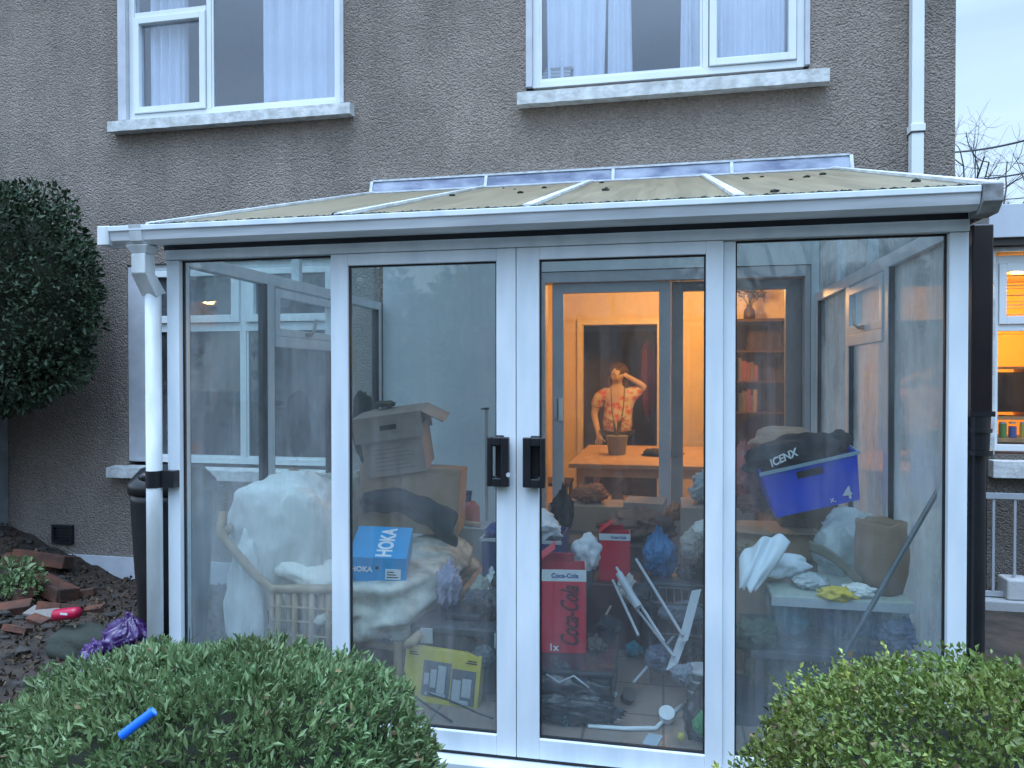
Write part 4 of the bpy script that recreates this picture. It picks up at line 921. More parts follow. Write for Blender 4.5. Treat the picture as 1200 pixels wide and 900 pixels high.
# storage tub under a black bag carrying the red drinks carton
t = thing('storage_box', (-.42, 3.40, 0), 'large black storage box under the tall red drinks carton', 'storage box')
MB().box(-.67, -.22, 3.2, 3.66, .0, .185).build('body', M_blkbag, t, bevel=.015); MB().box(-.685, -.205, 3.185, 3.675, .187, .215).build('lid', M_blkbag, t, bevel=.01)
bag((-.44, 3.22, .12), (.22, .06, .09), M_blkbag, 'glossy black bin bag slumped in front of the box below the red carton', 51, fold=.3)
bag((-.40, 3.16, .06), (.22, .05, .06), M_blkbag, 'black plastic sheet bunched on the floor behind the right door', 52, 'sheet', 'plastic_sheet', fold=.35)
M_red = mat('red_card', (.50, .008, .03), .4); M_red = mat('bright_red_card', (.68, .012, .04), .4, color2=(.58, .010, .035)); M_wcard = mat('white_card', (.72, .74, .76), .6)
def cola(c, s, rz, label, script=True):
    t = thing('drinks_carton', c, label, 'drinks carton', 'red drinks cartons'); Mc = Matrix.Translation(c) @ Matrix.Rotation(rz, 4, 'Z'); a, b, h = s[0] / 2, s[1] / 2, s[2]
    mb = MB(); th = .004; mb.box(-a, a, -b, b, 0, th, Mc)
    mb.box(-a, a, -b, -b + th, th, h, Mc); mb.box(-a, a, b - th, b, th, h, Mc); mb.box(-a, -a + th, -b + th, b - th, th, h, Mc); mb.box(a - th, a, -b + th, b - th, th, h, Mc)
    mb.build('carton', M_red, t)
    k = h / .40
    mb = MB(); mb.box(-a - .001, a + .001, -b - .001, -b, h - .055 * k, h + .001, Mc); mb.box(-a - .0012, -a, -b, b, h - .055 * k, h + .001, Mc); mb.box(a, a + .0012, -b, b, h - .055 * k, h + .001, Mc); mb.build('band', M_wcard, t)
    Mfl = Mc @ Matrix.Translation((-a, 0, h)) @ Matrix.Rotation(R(-38), 4, 'Y'); MB().box(0, a * 1.15, -b + .005, b - .005, 0, .004, Mfl).build('flap', M_red, t)
    Mfl = Mc @ Matrix.Translation((0, b - .003, h)) @ Matrix.Rotation(R(25), 4, 'X'); MB().box(-a, a * .6, -.003, 0.001, 0, .05 * k, Mfl).build('flap', M_red, t)
    fr = Mc @ Matrix.Translation((0, -b - .002, 0)) @ Matrix.Rotation(R(90), 4, 'X')
    text('Coca-Cola', .030 * k, mat('navy_ink', (.03, .08, .3), .5), t, fr @ Matrix.Translation((a * .25, h - .028 * k, 0)), bold=.0006, sx=1.0)
    if script:
        text('Coca-Cola', .115, mat('maroon_ink', (.10, .004, .012), .5), t, fr @ Matrix.Translation((a * .45, h * .44, .0)) @ Matrix.Rotation(R(90), 4, 'Z'), shear=.45, bold=.0025, sx=.56)
        text('1x', .045, M_text_w, t, fr @ Matrix.Translation((-a * .15, .025, 0)), bold=.001)
    return t
cola((-.49, 3.46, .2165), (.26, .17, .385), R(8), 'tall red drinks carton with dark script, the nearer of the two red cartons')
cola((-.27, 4.18, .36), (.17, .13, .26), R(4), 'shorter red drinks carton, the farther one beside the blue bag', script=False)
tag(MB().box(-.42, -.12, 4.05, 4.35, 0, .359).build('storage_box', mat('maroon_plastic', (.08, .02, .025), .5), bevel=.01), 'dark maroon box under the farther red carton', 'box')
tag(MB().lump((-.42, 4.12, .50), (.08, .07, .1), 61, .2, 2, .3, 4).build('cloth', M_white, smooth=True), 'white cloth heap between the two red cartons', 'cloth')
tag(MB().box(-.56, -.38, 4.05, 4.3, 0, .42).build('box', M_dk, bevel=.008), 'dark box behind the tall red carton', 'box')
tag(MB().cyl(at(700, 738, 3.8), at(716, 710, 3.85), .006).build('stick', M_cane), 'thin wooden stick leaning beside the tall red carton', 'stick')
# boxes by the patio door
carton('cardboard_box', (-.52, 5.1, 0), (.5, .3, .62), R(3), 0, 0, 'brown cardboard box in front of the sliding patio door, left of centre', M_card, False)
carton('cardboard_box', (-.12, 5.05, 0), (.26, .28, .66), R(-5), 0, 0, 'narrow brown cardboard box standing before the patio door frame', M_card2, False)
bag((-.50, 5.1, .68), (.12, .1, .06), mat('orange_cloth', (.35, .12, .04), .9), 'rusty orange cloth on the cardboard box by the patio door', 63, 'cloth', 'cloth')
bag((-.64, 4.75, .62), (.07, .08, .14), mat('dark_bag_cloth', (.03, .02, .02), .9), 'dark bag poking up behind the tall red carton', 64)
bag((-.16, 4.7, .55), (.22, .15, .1), mat('brown_blanket', (.20, .12, .09), .95, bump=.4), 'brown blanket heaped behind the farther red carton', 65, 'blanket', 'blanket')
tag(MB().box(-.7, .05, 4.5, 4.88, 0, .47).build('box', mat('dark_brown_card', (.10, .07, .06), .9), bevel=.006), 'dark brown box beneath the heaped blanket', 'box')
bag((-.02, 4.1, .52), (.09, .08, .12), mat('blue_carrier', (.04, .18, .38), .3, color2=(.03, .13, .3), bump=.5, bscale=12), 'bright blue carrier bag right of the farther red carton', 66)
bag((.12, 4.05, .45), (.05, .06, .04), M_blkbag, 'black strap bundle beside the blue carrier bag', 67, 'strap', 'strap')
tag(MB().box(-.1, .23, 3.95, 4.3, 0, .41).build('storage_box', M_dk, bevel=.01), 'dark storage box carrying the blue carrier bag', 'storage box')
bag((.30, 4.25, .60), (.18, .15, .10), M_sheet, 'cream folded fabric on the pile at the right door edge', 68, 'fabric', 'fabric', fold=.15)
bag((.28, 4.5, .83), (.12, .1, .1), M_clear, 'clear plastic wrapped roll above the cream fabric', 69, 'wrapper', 'plastic_wrapper')
tag(MB().box(.1, .5, 4.35, 4.72, 0, .74).build('box', M_card2, bevel=.006), 'greyish cardboard box behind the cream fabric at the right door edge', 'box')
tag(MB().box(.235, .50, 4.05, 4.34, 0, .52).build('box', mat('charcoal_card', (.06, .06, .065), .8), bevel=.006), 'charcoal box carrying the cream folded fabric', 'box')
# folded airer of pale slats
ai = thing('clothes_airer', (.0, 3.6, 0), 'folded white clothes airer leaning behind the right sliding door', 'clothes airer')
M_air = mat('white_wire', (.5, .53, .58), .4)
for (a, b) in (((722, 665), (778, 752)), ((735, 700), (790, 770)), ((718, 680), (748, 745)), ((745, 655), (800, 745)), ((790, 745), (742, 800))):
    MB().tube([at(*a, 3.75), at(*b, 3.5)], .007, 8).build('rail', M_air, ai)
MB().tube([at(725, 672, 3.72), at(748, 712, 3.6)], [.018, .02], 10).build('hinge_bar', M_air, ai)
ai2 = thing('slat_board', (.14, 3.6, 0), 'pair of long pale plastic slats standing upright near the right door stile', 'slats')
for a, b in (((816, 692), (800, 752)), ((802, 742), (786, 785))):
    p, q = at(*a, 3.6), at(*b, 3.5); mb = MB(); d = (q - p).normalized(); s = Vector((.022, 0, .005))
    mb.add([p - s, p + s, q + s, q - s, p - s + Vector((0, .008, 0)), p + s + Vector((0, .008, 0)), q + s + Vector((0, .008, 0)), q - s + Vector((0, .008, 0))], [(0, 1, 2, 3), (7, 6, 5, 4), (0, 4, 5, 1), (1, 5, 6, 2), (2, 6, 7, 3), (3, 7, 4, 0)]); mb.build('slat', M_air, ai2)
# wire basket / dark frame at right
t = thing('wire_rack', (.12, 3.75, 0), 'dark metal wire rack standing behind the pale slats', 'rack')
mb = MB()
for x in (-.06, .24):
    for y in (3.66, 3.92): mb.tube([(x, y, 0), (x, y, .40)], .008, 8)
mb.build('upright', M_dk, t); 
for z in (.08, .24, .39):
    mb = MB()
    for k in range(9): mb.tube([(-.06 + k * .0375, 3.66, z), (-.06 + k * .0375, 3.92, z)], .003, 5)
    mb.tube([(-.06, 3.66, z), (.24, 3.66, z)], .006, 6); mb.tube([(-.06, 3.92, z), (.24, 3.92, z)], .006, 6); mb.build('shelf', M_dk, t)
bag((.10, 3.8, .30), (.11, .09, .05), mat('grey_blue_cloth', (.14, .17, .22), .9), 'grey blue cloth on the middle shelf of the wire rack', 71, 'cloth', 'cloth')
bag((.08, 3.78, .14), (.12, .09, .05), M_blkbag, 'black plastic bundle on the lowest shelf of the wire rack', 72, 'bundle', 'bundle')
# loose cables on the clutter behind the left door
for k, (pts_, r_, lab) in enumerate(((((432, 790), (455, 802), (480, 812), (505, 830), (530, 846)), .005, 'black cable sagging across the foot of the yellow edged package'),
        (((500, 812), (530, 822), (560, 836), (578, 842)), .004, 'thin black cable at the bottom right of the left door'), (((640, 790), (655, 800), (672, 792), (690, 806)), .004, 'thin pale cable over the black bags'))):
    tag(MB().tube([at(x_, y_, 3.10 - .01 * i) for i, (x_, y_) in enumerate(pts_)], r_, 6).build('cable', M_seal if k < 2 else M_lg, smooth=True), lab, 'cable')
for k, (px, py, Y, sz, col, lab, nm) in enumerate(((560, 700, 3.55, (.06, .05, .04), (.06, .07, .10), 'dark blue cloth scrap above the white pen', 'cloth'), (455, 745, 3.3, (.05, .04, .03), (.30, .28, .36), 'small lilac cloth scrap beside the dark chest', 'cloth'),
        (565, 770, 3.3, (.05, .05, .05), (.10, .11, .12), 'grey cloth scrap right above the yellow edged package', 'cloth'), (672, 665, 4.3, (.05, .05, .06), (.5, .5, .5), 'pale cloth scrap right of the tall red carton', 'cloth'),
        (812, 640, 4.0, (.06, .05, .07), (.45, .42, .38), 'beige cloth roll against the right door stile', 'cloth'), (700, 632, 4.9, (.07, .06, .04), (.32, .14, .05), 'rust brown cloth on the boxes by the patio door', 'cloth'),
        (790, 600, 4.7, (.05, .05, .05), (.40, .16, .05), 'orange brown bundle before the patio door post', 'bundle'), (870, 640, 3.9, (.08, .06, .05), (.36, .26, .18), 'tan cloth under the brown squashed bag', 'cloth'),
        (700, 700, 4.2, (.05, .05, .06), (.03, .03, .035), 'black cloth scrap on the maroon box', 'cloth'), (760, 700, 3.9, (.09, .07, .06), (.05, .055, .065), 'dark grey coat bundle behind the folded airer', 'bundle'), (800, 790, 3.35, (.05, .05, .04), (.22, .25, .30), 'grey blue cloth scrap by the paint tin', 'cloth'),
        (712, 735, 3.75, (.06, .06, .05), (.04, .045, .06), 'near black cloth on the floor behind the thin wooden stick', 'cloth'), (698, 760, 3.5, (.05, .06, .05), (.12, .10, .09), 'brown grey rag at the right corner of the black storage box', 'rag'),
        (775, 770, 3.6, (.07, .06, .06), (.12, .15, .22), 'slate blue cloth below the crossing of the airer rails', 'cloth'), (735, 690, 4.0, (.05, .05, .07), (.55, .55, .52), 'off white cloth left of the blue carrier bag', 'cloth'),
        (520, 690, 3.7, (.06, .06, .05), (.20, .18, .15), 'brown cloth beside the lilac cloth on the dark chest', 'cloth'), (560, 745, 3.4, (.06, .05, .05), (.025, .027, .032), 'black cloth right of the white marker pen', 'cloth'),
        (885, 745, 3.3, (.09, .06, .07), (.05, .08, .05), 'dark green cloth under the left end of the low table', 'cloth'), (1050, 745, 3.3, (.07, .06, .07), (.10, .13, .20), 'dusty blue cloth at the right end below the tub', 'cloth'))):
    q = at(px, py, Y); bag(q, sz, mat('scrap_cloth_%d' % k, col, .9, bump=.5, bscale=16, bdist=.03), lab, 300 + k, nm, nm, fold=.5)
# small things on the tile floor
def onf(px, py):
    d = _f + _r * ((px - 600) / 867) - _u * ((py - 450) / 867); k = (0.002 - CZ) / d.z; return Vector((d.x * k, d.y * k, .002))
tag(MB().cyl(onf(735, 823) + Vector((0, 0, .02)), onf(735, 823) + Vector((.01, -.025, .05)), .033, .033, 20).build('bowl', mat('brown_glass', (.05, .035, .03), .2)), 'small dark brown dish on the tiled floor', 'dish')
pts = [onf(722, 815), onf(684, 846), onf(690, 853), onf(730, 856), onf(768, 856), onf(778, 846), onf(800, 828)]
tag(MB().tube([p + Vector((0, 0, .008)) for p in pts], [.009, .008, .008, .009, .010, .009, .009], 8).build('strap', M_white, smooth=True), 'white plastic strap curled on the tiled floor behind the right door', 'strap')
tag(MB().cyl(onf(781, 846) + Vector((0, 0, .02)), onf(781, 846) + Vector((0, -.02, .05)), .032, .034, 22).build('plastic_disc', M_white), 'round white plastic disc at the end of the curled strap', 'disc')
tag(MB().box(0, .1, 0, .06, 0, .012, Matrix.Translation(onf(700, 850)) @ Matrix.Rotation(R(25), 4, 'Z')).build('envelope', M_wcard), 'white envelope lying inside the curled strap', 'envelope')
tag(MB().box(0, .06, 0, .1, 0, .003, Matrix.Translation(onf(752, 872)) @ Matrix.Rotation(R(-15), 4, 'Z')).build('paper', mat('pale_blue_paper', (.4, .5, .58), .7)), 'pale blue slip of paper nearest the door track', 'paper')
bag(onf(664, 846) + Vector((0, 0, .03)), (.05, .05, .05), mat('teal_cloth', (.03, .18, .19), .8), 'teal cloth at the foot of the black bags', 74, 'cloth', 'cloth')
bag(onf(743, 768) + Vector((0, 0, .03)), (.045, .05, .035), mat('turquoise_cloth', (.04, .26, .34), .8), 'turquoise rag on the floor tiles in the middle of the aisle', 75, 'rag', 'rag')
bag(onf(744, 752) + Vector((.05, .2, .05)), (.05, .05, .07), mat('tan_cloth', (.30, .2, .12), .8), 'tan cloth behind the turquoise rag', 76, 'cloth', 'cloth')
bag((.155, 3.12, .09), (.07, .06, .12), M_blkbag, 'dark bag in the bottom right corner of the right door', 77)
bag((.15, 3.06, .09), (.03, .03, .045), mat('bright_green', (.02, .30, .08), .5), 'bright green rag on the dark bag in the door corner', 78, 'rag', 'rag')
bag((.07, 3.05, .035), (.016, .015, .018), mat('yellow_rag', (.5, .45, .05), .6), 'tiny yellow rag on the dark bag in the door corner', 79, 'rag', 'rag', sub=3)
t = thing('paint_tin', (.17, 3.35, 0), 'grey ridged paint tin by the right stile above the dark bag', 'tin')
MB().cyl((.17, 3.38, 0), (.17, 3.38, .19), .07, n=26).build('can', mat('tin_metal', (.18, .2, .2), .35, .6), t); mb = MB()
for z in (.04, .1, .15, .188): mb.cyl((.17, 3.38, z), (.17, 3.38, z + .008), .073, n=26)
mb.build('ridge', M_lg, t)

# right pane: pile with blue crate
tag(MB().box(.3, 1.0, 3.28, 3.72, 0, .05).build('pallet', M_dk), 'low dark board under the clear storage tub', 'board')
t = thing('low_table', (.68, 3.5, 0), 'dark low table carrying the clear storage tub', 'table')
MB().box(.36, 1.0, 3.24, 3.74, .31, .34).build('table_top', M_dk, t, bevel=.004)
for x in (.38, .95):
    for y in (3.26, 3.69): MB().box(x, x + .035, y, y + .035, .051, .309).build('leg', M_dk, t)
bag((.50, 3.45, .18), (.12, .12, .12), mat('green_sack', (.05, .10, .045), .8, bump=.4), 'green plastic sack stowed under the low table', 81, 'sack', 'sack')
bag((.76, 3.48, .17), (.14, .13, .11), M_blkbag, 'black bag stowed under the low table beside the green sack', 82)
tu = thing('storage_tub', (.70, 3.5, .34), 'clear plastic storage tub with a pale lid and blue contents', 'storage tub')
G_tub = glass('clear_tub_plastic', tint=(.8, .86, .88), refl=.08, dirt=.35, seed=9)
mb = MB(); x0, x1, y0, y1, z0, z1 = .46, .99, 3.28, 3.68, .342, .55
vs = []
for z, e in ((z0, .02), (z1, 0)): vs += [(x0 + e, y0 + e, z), (x1 - e, y0 + e, z), (x1 - e, y1 - e, z), (x0 + e, y1 - e, z)]
mb.add(vs, [(0, 1, 2, 3), (0, 4, 5, 1), (1, 5, 6, 2), (2, 6, 7, 3), (3, 7, 4, 0)]); mb.build('tub', G_tub, tu)
mb = MB(); frame_rect(mb, 0, 1, 0, 1, 0, 1, .1, .1, .1, .1); mb = MB().box(x0 - .012, x1 + .012, y0 - .012, y1 + .012, z1 + .001, z1 + .02); mb.build('lid', mat('cloudy_lid', (.40, .44, .38), .4), tu, bevel=.005)
MB().box(x0 - .014, x1 + .014, y0 - .016, y0 - .013, z1 - .022, z1 + .012).build('rim', M_lg, tu)
for cx_, rr, m_, lab, sd_ in ((.56, .07, mat('teal_plastic', (.02, .26, .34), .4), 'teal blue bundle at the left inside the clear tub', 84), (.72, .08, M_navy, 'navy bundle in the middle of the clear tub', 85), (.87, .075, mat('slate_blue_cloth', (.07, .14, .28), .6), 'slate blue bundle at the right inside the clear tub', 86)):
    bag((cx_, 3.45, .44), (rr, .12, .085), m_, lab, sd_, 'bundle', 'bundle', fold=.15)
# white cloth hanging over the tub's left corner
def cl(u, v):
    a, b = at(866, 655, 3.35), at(925, 632, 3.42)
    c, d = at(866, 690, 3.25), at(885, 692, 3.25)
    p = a.lerp(b, u).lerp(c.lerp(d, u), v); h = .05 * math.sin(u * 3.14) * (1 - v)
    return p + Vector((0, .015 * math.sin(u * 11 + v * 4) - .03 * math.sin(v * 3.1), h + .01 * math.sin(u * 17)))
M_wt = mat('bright_white_cloth', (.74, .80, .86), .8)
mb = MB(); mb.sheet(cl, 26, 20, .006); mb.lump((.49, 3.5, .645), (.13, .08, .055), 91, .2, 2, .3, 4); tag(mb.build('towel', M_wt, smooth=True), 'white cloth hanging over the left corner of the clear tub', 'cloth')
bag((.63, 3.43, .595), (.07, .07, .03), M_clear, 'crumpled clear wrapper on the tub lid beside the yellow cloth', 92, 'wrapper', 'plastic_wrapper')
tag(MB().lump((.705, 3.28, .585), (.065, .03, .03), 93, .35, 2.5, .5, 4).build('duster', mat('yellow_duster', (.62, .46, .04), .8), smooth=True), 'yellow duster crumpled on the front edge of the tub lid', 'duster')
# clear bag of clothes
bag((.86, 3.72, .69), (.17, .13, .165), M_clear, 'clear plastic bag packed with pale clothes on the tub, under the blue crate', 94, 'bag', 'laundry_bag', fold=.16, rot=.3)
mb = MB()
for k in range(4):
    a_ = .02 * k
    mb.tube([(.70 + .05 * k, 3.60, .70 - .03 * k), (.80 + .04 * k, 3.575, .66 - .02 * k), (.94, 3.60, .60 + .02 * k)], .004, 5)
def strapf(u, v): 
    p = at(948, 640, 3.42).lerp(at(1010, 680, 3.36), u); return p + Vector((0, -.02 * math.sin(u * 3), (v - .5) * .045 + .02 * math.sin(u * 4)))
tag(MB().sheet(strapf, 20, 4, .01).build('belt', mat('olive_strap', (.16, .14, .10), .8), smooth=True), 'olive strap lying across the front of the clothes bag', 'strap')
bag((.80, 3.33, .59), (.07, .05, .03), M_sheet, 'crumpled cream rag at the foot of the clear clothes bag', 95, 'rag', 'rag')
# cardboard stack under the crate
t, _ = carton('cardboard_box', (.55, 4.12, .0), (.62, .42, .58), R(4), 0, 0, 'wide cardboard box on the floor, lower one beneath the blue crate', M_card, False)
t = thing('cardboard_box', (.50, 4.05, .582), 'flattened open cardboard carton directly beneath the tilted blue crate', 'box')
Mt = Matrix.Translation((.50, 4.02, .584)) @ Matrix.Rotation(R(3), 4, 'Z'); MB().box(-.26, .24, -.16, .2, 0, .12, Mt).build('carton', M_card, t); MB().box(-.30, .02, -.2, -.02, .123, .129, Mt @ Matrix.Rotation(R(3), 4, 'Y')).build('flap', M_card2, t); MB().box(.0, .26, -.21, -.03, .122, .127, Mt @ Matrix.Rotation(R(-3), 4, 'X')).build('flap', M_card, t)
t = thing('cardboard_box', (.78, 4.25, .58), 'brown cardboard box between the blue crate and the clear clothes bag', 'box')
MB().box(.60, .88, 4.06, 4.4, .59, .92).build('carton', mat('brown_card', (.20, .13, .10), .9), t, bevel=.004)
# blue crate
bcx = at(946, 584, 3.9)
cr = thing('crate', bcx, 'bright blue tilted crate heaped with a black jacket', 'crate')
Mb = Matrix.Translation(bcx) @ Euler((R(8), R(-14), R(4))).to_matrix().to_4x4()
wb, wt_, db, hb_ = .195, .222, .17, .235
mb = MB()
def taper(mb, w0, w1, d0, d1, z0, z1, M):
    vs = [M @ Vector((sx * w_, sy * d_, z)) for z, w_, d_ in ((z0, w0, d0), (z1, w1, d1)) for sx, sy in ((-1, -1), (1, -1), (1, 1), (-1, 1))]
    return vs
o_ = taper(mb, wb, wt_, db, db + .02, 0, hb_, Mb); i_ = taper(mb, wb - .008, wt_ - .008, db - .008, db + .012, .008, hb_, Mb)
mb.add(o_ + i_, [(3, 2, 1, 0), (0, 1, 5, 4), (1, 2, 6, 5), (2, 3, 7, 6), (3, 0, 4, 7), (8, 9, 10, 11), (8, 12, 13, 9), (9, 13, 14, 10), (10, 14, 15, 11), (11, 15, 12, 8), (4, 5, 13, 12), (5, 6, 14, 13), (6, 7, 15, 14), (7, 4, 12, 15)])
mb.build('shell', mat('royal_blue_plastic', (.02, .09, .85), .35, color2=(.016, .075, .70)), cr)
mb = MB(); mb.box(-wt_ - .01, wt_ + .01, -db - .032, -db - .021, hb_ - .008, hb_ + .006, Mb); mb.box(wt_ + .001, wt_ + .011, -db - .02, db + .02, hb_ - .008, hb_ + .006, Mb); mb.build('rim', mat('pale_blue_rim', (.35, .5, .6), .4), cr)
MB().box(-.065, .055, -db - .0215, -db - .0165, hb_ - .062, hb_ - .03, Mb).build('hand_hole', M_seal, cr)
random.seed(2); mb = MB()
for k in range(5): mb.box(-wt_ + .02, wt_ - .02, -db - .016 + .004 * 0 - .002, -db - .010, .03 + k * .03, .0315 + k * .03, Mb @ Matrix.Rotation(0, 4, 'X'))
Mt4 = Mb @ Matrix.Translation((.145, -db - .0065, .045)) @ Matrix.Rotation(R(94), 4, 'X')
text('4', .085, M_text_w, cr, Mt4, ext=.003, bold=.001); text('x.', .04, M_text_w, cr, Mb @ Matrix.Translation((.075, -db - .005, .03)) @ Matrix.Rotation(R(94), 4, 'X'), ext=.003)
# black jacket with faint lettering
mb = MB(); c_ = Mb @ Vector((-.03, -.02, hb_ + .02)); mb.lump((0, 0, 0), (.235, .15, .085), 101, .16, 2, .12, 5, flat=.03)
mb.xf(Mb @ Matrix.Translation((-.02, -.04, hb_ + .015)))
jk = thing('jacket', tuple(Mb @ Vector((0, 0, hb_))), 'black jacket with white lettering piled on the tilted blue crate', 'jacket')
mb.build('cloth', mat('black_fleece', (.022, .022, .026), .9), jk, smooth=True)
text('ICENX', .05, M_text_w, jk, Mb @ Matrix.Translation((-.11, -.197, hb_ + .052)) @ Matrix.Rotation(R(80), 4, 'X') @ Matrix.Rotation(R(12), 4, 'Z'), ext=.004, bold=.0012, sx=.9, shear=.2)
mb = MB(); mb.lump((.19, -.05, .03), (.06, .05, .05), 103, .2, 2, .2, 4); mb.xf(Mb @ Matrix.Translation((0, 0, hb_))); tag(mb.build('cap', mat('black_cotton', (.02, .02, .022), .9), smooth=True), 'black cap perched at the raised right end of the blue crate', 'cap')
q = at(918, 512, 4.15); bag(q - Vector((0, 0, .02)), (.17, .08, .07), mat('peach_cloth', (.50, .34, .24), .9), 'peach coloured cloth showing behind the black jacket on the crate', 104, 'cloth', 'cloth', fold=.1)
q = at(872, 555, 3.95); bag(q, (.10, .10, .13), mat('red_bag', (.45, .05, .05), .5, color2=(.40, .14, .10), bump=.4, bscale=10), 'red carrier bag left of the blue crate', 105)
q = at(884, 588, 3.92); bag(q, (.10, .09, .05), mat('brown_bag', (.22, .10, .08), .8), 'brown bag squashed under the red carrier bag', 106)
# paper sack at the right
pb = thing('paper_bag', (.92, 3.28, .52), 'open brown paper sack in the right front corner', 'paper bag')
M_pb = mat('kraft_paper', (.30, .19, .13), .85, color2=(.24, .15, .10), vscale=5, bump=.25, bscale=8)
mb = MB(); ctr = Vector((.885, 3.60, 0)); n_ = 40; vs = []
prof_ = [(.30, .105), (.42, .125), (.55, .135), (.63, .13), (.70, .12), (.75, .125), (.755, .12), (.69, .112), (.5, .115)]
for z, r in prof_:
    for k in range(n_):
        a_ = 6.2832 * k / n_; rr = r * (1 + .06 * noise.noise(Vector((math.cos(a_) * 2, math.sin(a_) * 2, z * 6))) + .05 * math.cos(4 * a_))
        vs.append(ctr + Vector((math.cos(a_) * rr, math.sin(a_) * rr, z + (.025 * noise.noise(Vector((a_ * 2, 3, 1))) if z > .69 else 0))))
fs = [(i * n_ + k, i * n_ + (k + 1) % n_, (i + 1) * n_ + (k + 1) % n_, (i + 1) * n_ + k) for i in range(len(prof_) - 1) for k in range(n_)]
fs += [tuple(range(n_ - 1, -1, -1)), tuple(range((len(prof_) - 1) * n_, len(prof_) * n_))]
mb.add(vs, fs); mb.xf(Matrix.Translation((.915, 3.42, .375)) @ Matrix.Diagonal((.80, .75, .66, 1)) @ Matrix.Translation((-.885, -3.60, 0))); mb.build('sack', M_pb, pb, smooth=True)
# grey pole leaning in the corner
t = thing('mop_pole', tuple(at(1000, 745, 3.2)), 'long grey metal pole with black grip leaning in the right corner', 'pole')
a_, b_ = at(990, 765, 3.12), at(1102, 570, 3.17)
MB().cyl(a_, b_, .010, n=12).build('shaft', mat('grey_steel', (.16, .18, .2), .35, .5), t); MB().cyl(b_, b_ + (b_ - a_).normalized() * .10, .016, .018, 12).build('grip', M_black, t)

# ------------------------------------------------------------------ neighbour's extension on the right
NY = 6.2
nb = thing('neighbour_extension', (4.0, NY, -.2), 'grey rear extension with a lit kitchen window next door', 'extension')
wx0 = at(1166, 330, NY).x; nz0, nz1 = .90, 2.42
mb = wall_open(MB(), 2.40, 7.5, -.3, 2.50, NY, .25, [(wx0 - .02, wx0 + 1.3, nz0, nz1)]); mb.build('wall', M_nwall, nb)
MB().box(2.36, 7.55, NY - .10, NY + .26, 2.515, 2.76).build('fascia', mat('pale_fascia', (.55, .60, .66), .5), nb, bevel=.004)
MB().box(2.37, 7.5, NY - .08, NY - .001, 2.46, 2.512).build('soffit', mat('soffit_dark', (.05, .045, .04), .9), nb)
fr = MB(); fx0, fx1 = wx0, wx0 + 1.28
frame_rect(fr, fx0, fx1, nz0 + .02, nz1 - .02, NY + .04, NY + .1, .04, .05, .05, .06); fr.box(fx0 + .04, fx1 - .05, NY + .04, NY + .1, 1.83, 1.88)
wn = fr.build('window', M_upvc, nb, bevel=.003)
fr = MB(); frame_rect(fr, fx0 + .042, fx0 + .60, 1.882, nz1 - .082, NY + .025, NY + .08, .05, .05, .06, .06); fr.build('opener', M_upvc, wn, bevel=.003)
G_nb = glass('kitchen_glass', refl=.03, dirt=.02)
MB().box(fx0 + .04, fx1 - .05, NY + .06, NY + .066, nz0 + .07, 1.83).build('pane', G_nb, wn); MB().box(fx0 + .04, fx1 - .05, NY + .066, NY + .070, 1.88, nz1 - .08).build('pane', G_nb, wn)
fr = MB(); fr.box(wx0 - .045, wx0 - .003, NY - .02, NY + .03, nz0, nz1 + .035); fr.box(wx0 - .003, wx0 + 1.3, NY - .02, NY + .03, nz1 + .001, nz1 + .036); fr.build('surround', M_sill, nb)
MB().box(2.405, fx1 + .1, NY - .09, NY + .03, .73, .86).build('sill', M_sill, nb, bevel=.006)
# its kitchen
mb = MB(); x0, x1 = 2.45, 4.6
mb.add([(x0, NY + .25, .1), (x0, 8.6, .1), (x0, 8.6, 2.45), (x0, NY + .25, 2.45)], [(0, 1, 2, 3)]); mb.add([(x1, NY + .25, .1), (x1, 8.6, .1), (x1, 8.6, 2.45), (x1, NY + .25, 2.45)], [(0, 1, 2, 3)]); mb.add([(x0, 8.6, .1), (x1, 8.6, .1), (x1, 8.6, 2.45), (x0, 8.6, 2.45)], [(0, 1, 2, 3)])
mb.build('kitchen_wall', mat('yellow_paint', (.8, .55, .16), .8), nb); MB().box(x0, x1, NY + .25, 8.6, 2.45, 2.499).build('kitchen_ceiling', mat('kitchen_ceiling', (.8, .6, .3), .9), nb); MB().box(x0, x1, NY + .25, 8.6, 0, .1).build('kitchen_floor', M_floor, nb)
for x_, z_, w_, c_, lab, nm, cat in ((2.62, 1.02, .16, (.05, .03, .02), 'dark microwave in the neighbour kitchen window', 'microwave', 'microwave'),):
    t = thing(nm, (x_, NY + .45, .98), lab, cat); MB().box(x_ - .07, x_ + .22, NY + .42, NY + .7, 1.20, 1.52).build('case', mat('dark_oven', c_, .3), t, bevel=.006); MB().box(x_ - .05, x_ + .12, NY + .413, NY + .419, 1.23, 1.49).build('door', M_black, t)
sh = thing('kitchen_shelf', (2.9, NY + .6, .98), 'pale wooden shelf unit behind the neighbour kitchen glass', 'shelf'); mb = MB()
MB().box(2.48, 3.6, NY + .38, NY + .75, 1.14, 1.165).build('board', M_top, sh); MB().box(2.48, 3.6, NY + .38, NY + .75, 1.545, 1.565).build('board', M_top, sh); MB().box(2.88, 2.92, NY + .39, NY + .74, 1.166, 1.544).build('upright', M_top, sh); MB().box(2.48, 3.6, NY + .38, NY + .78, .11, 1.0).build('cabinet', M_top, sh)
random.seed(21)
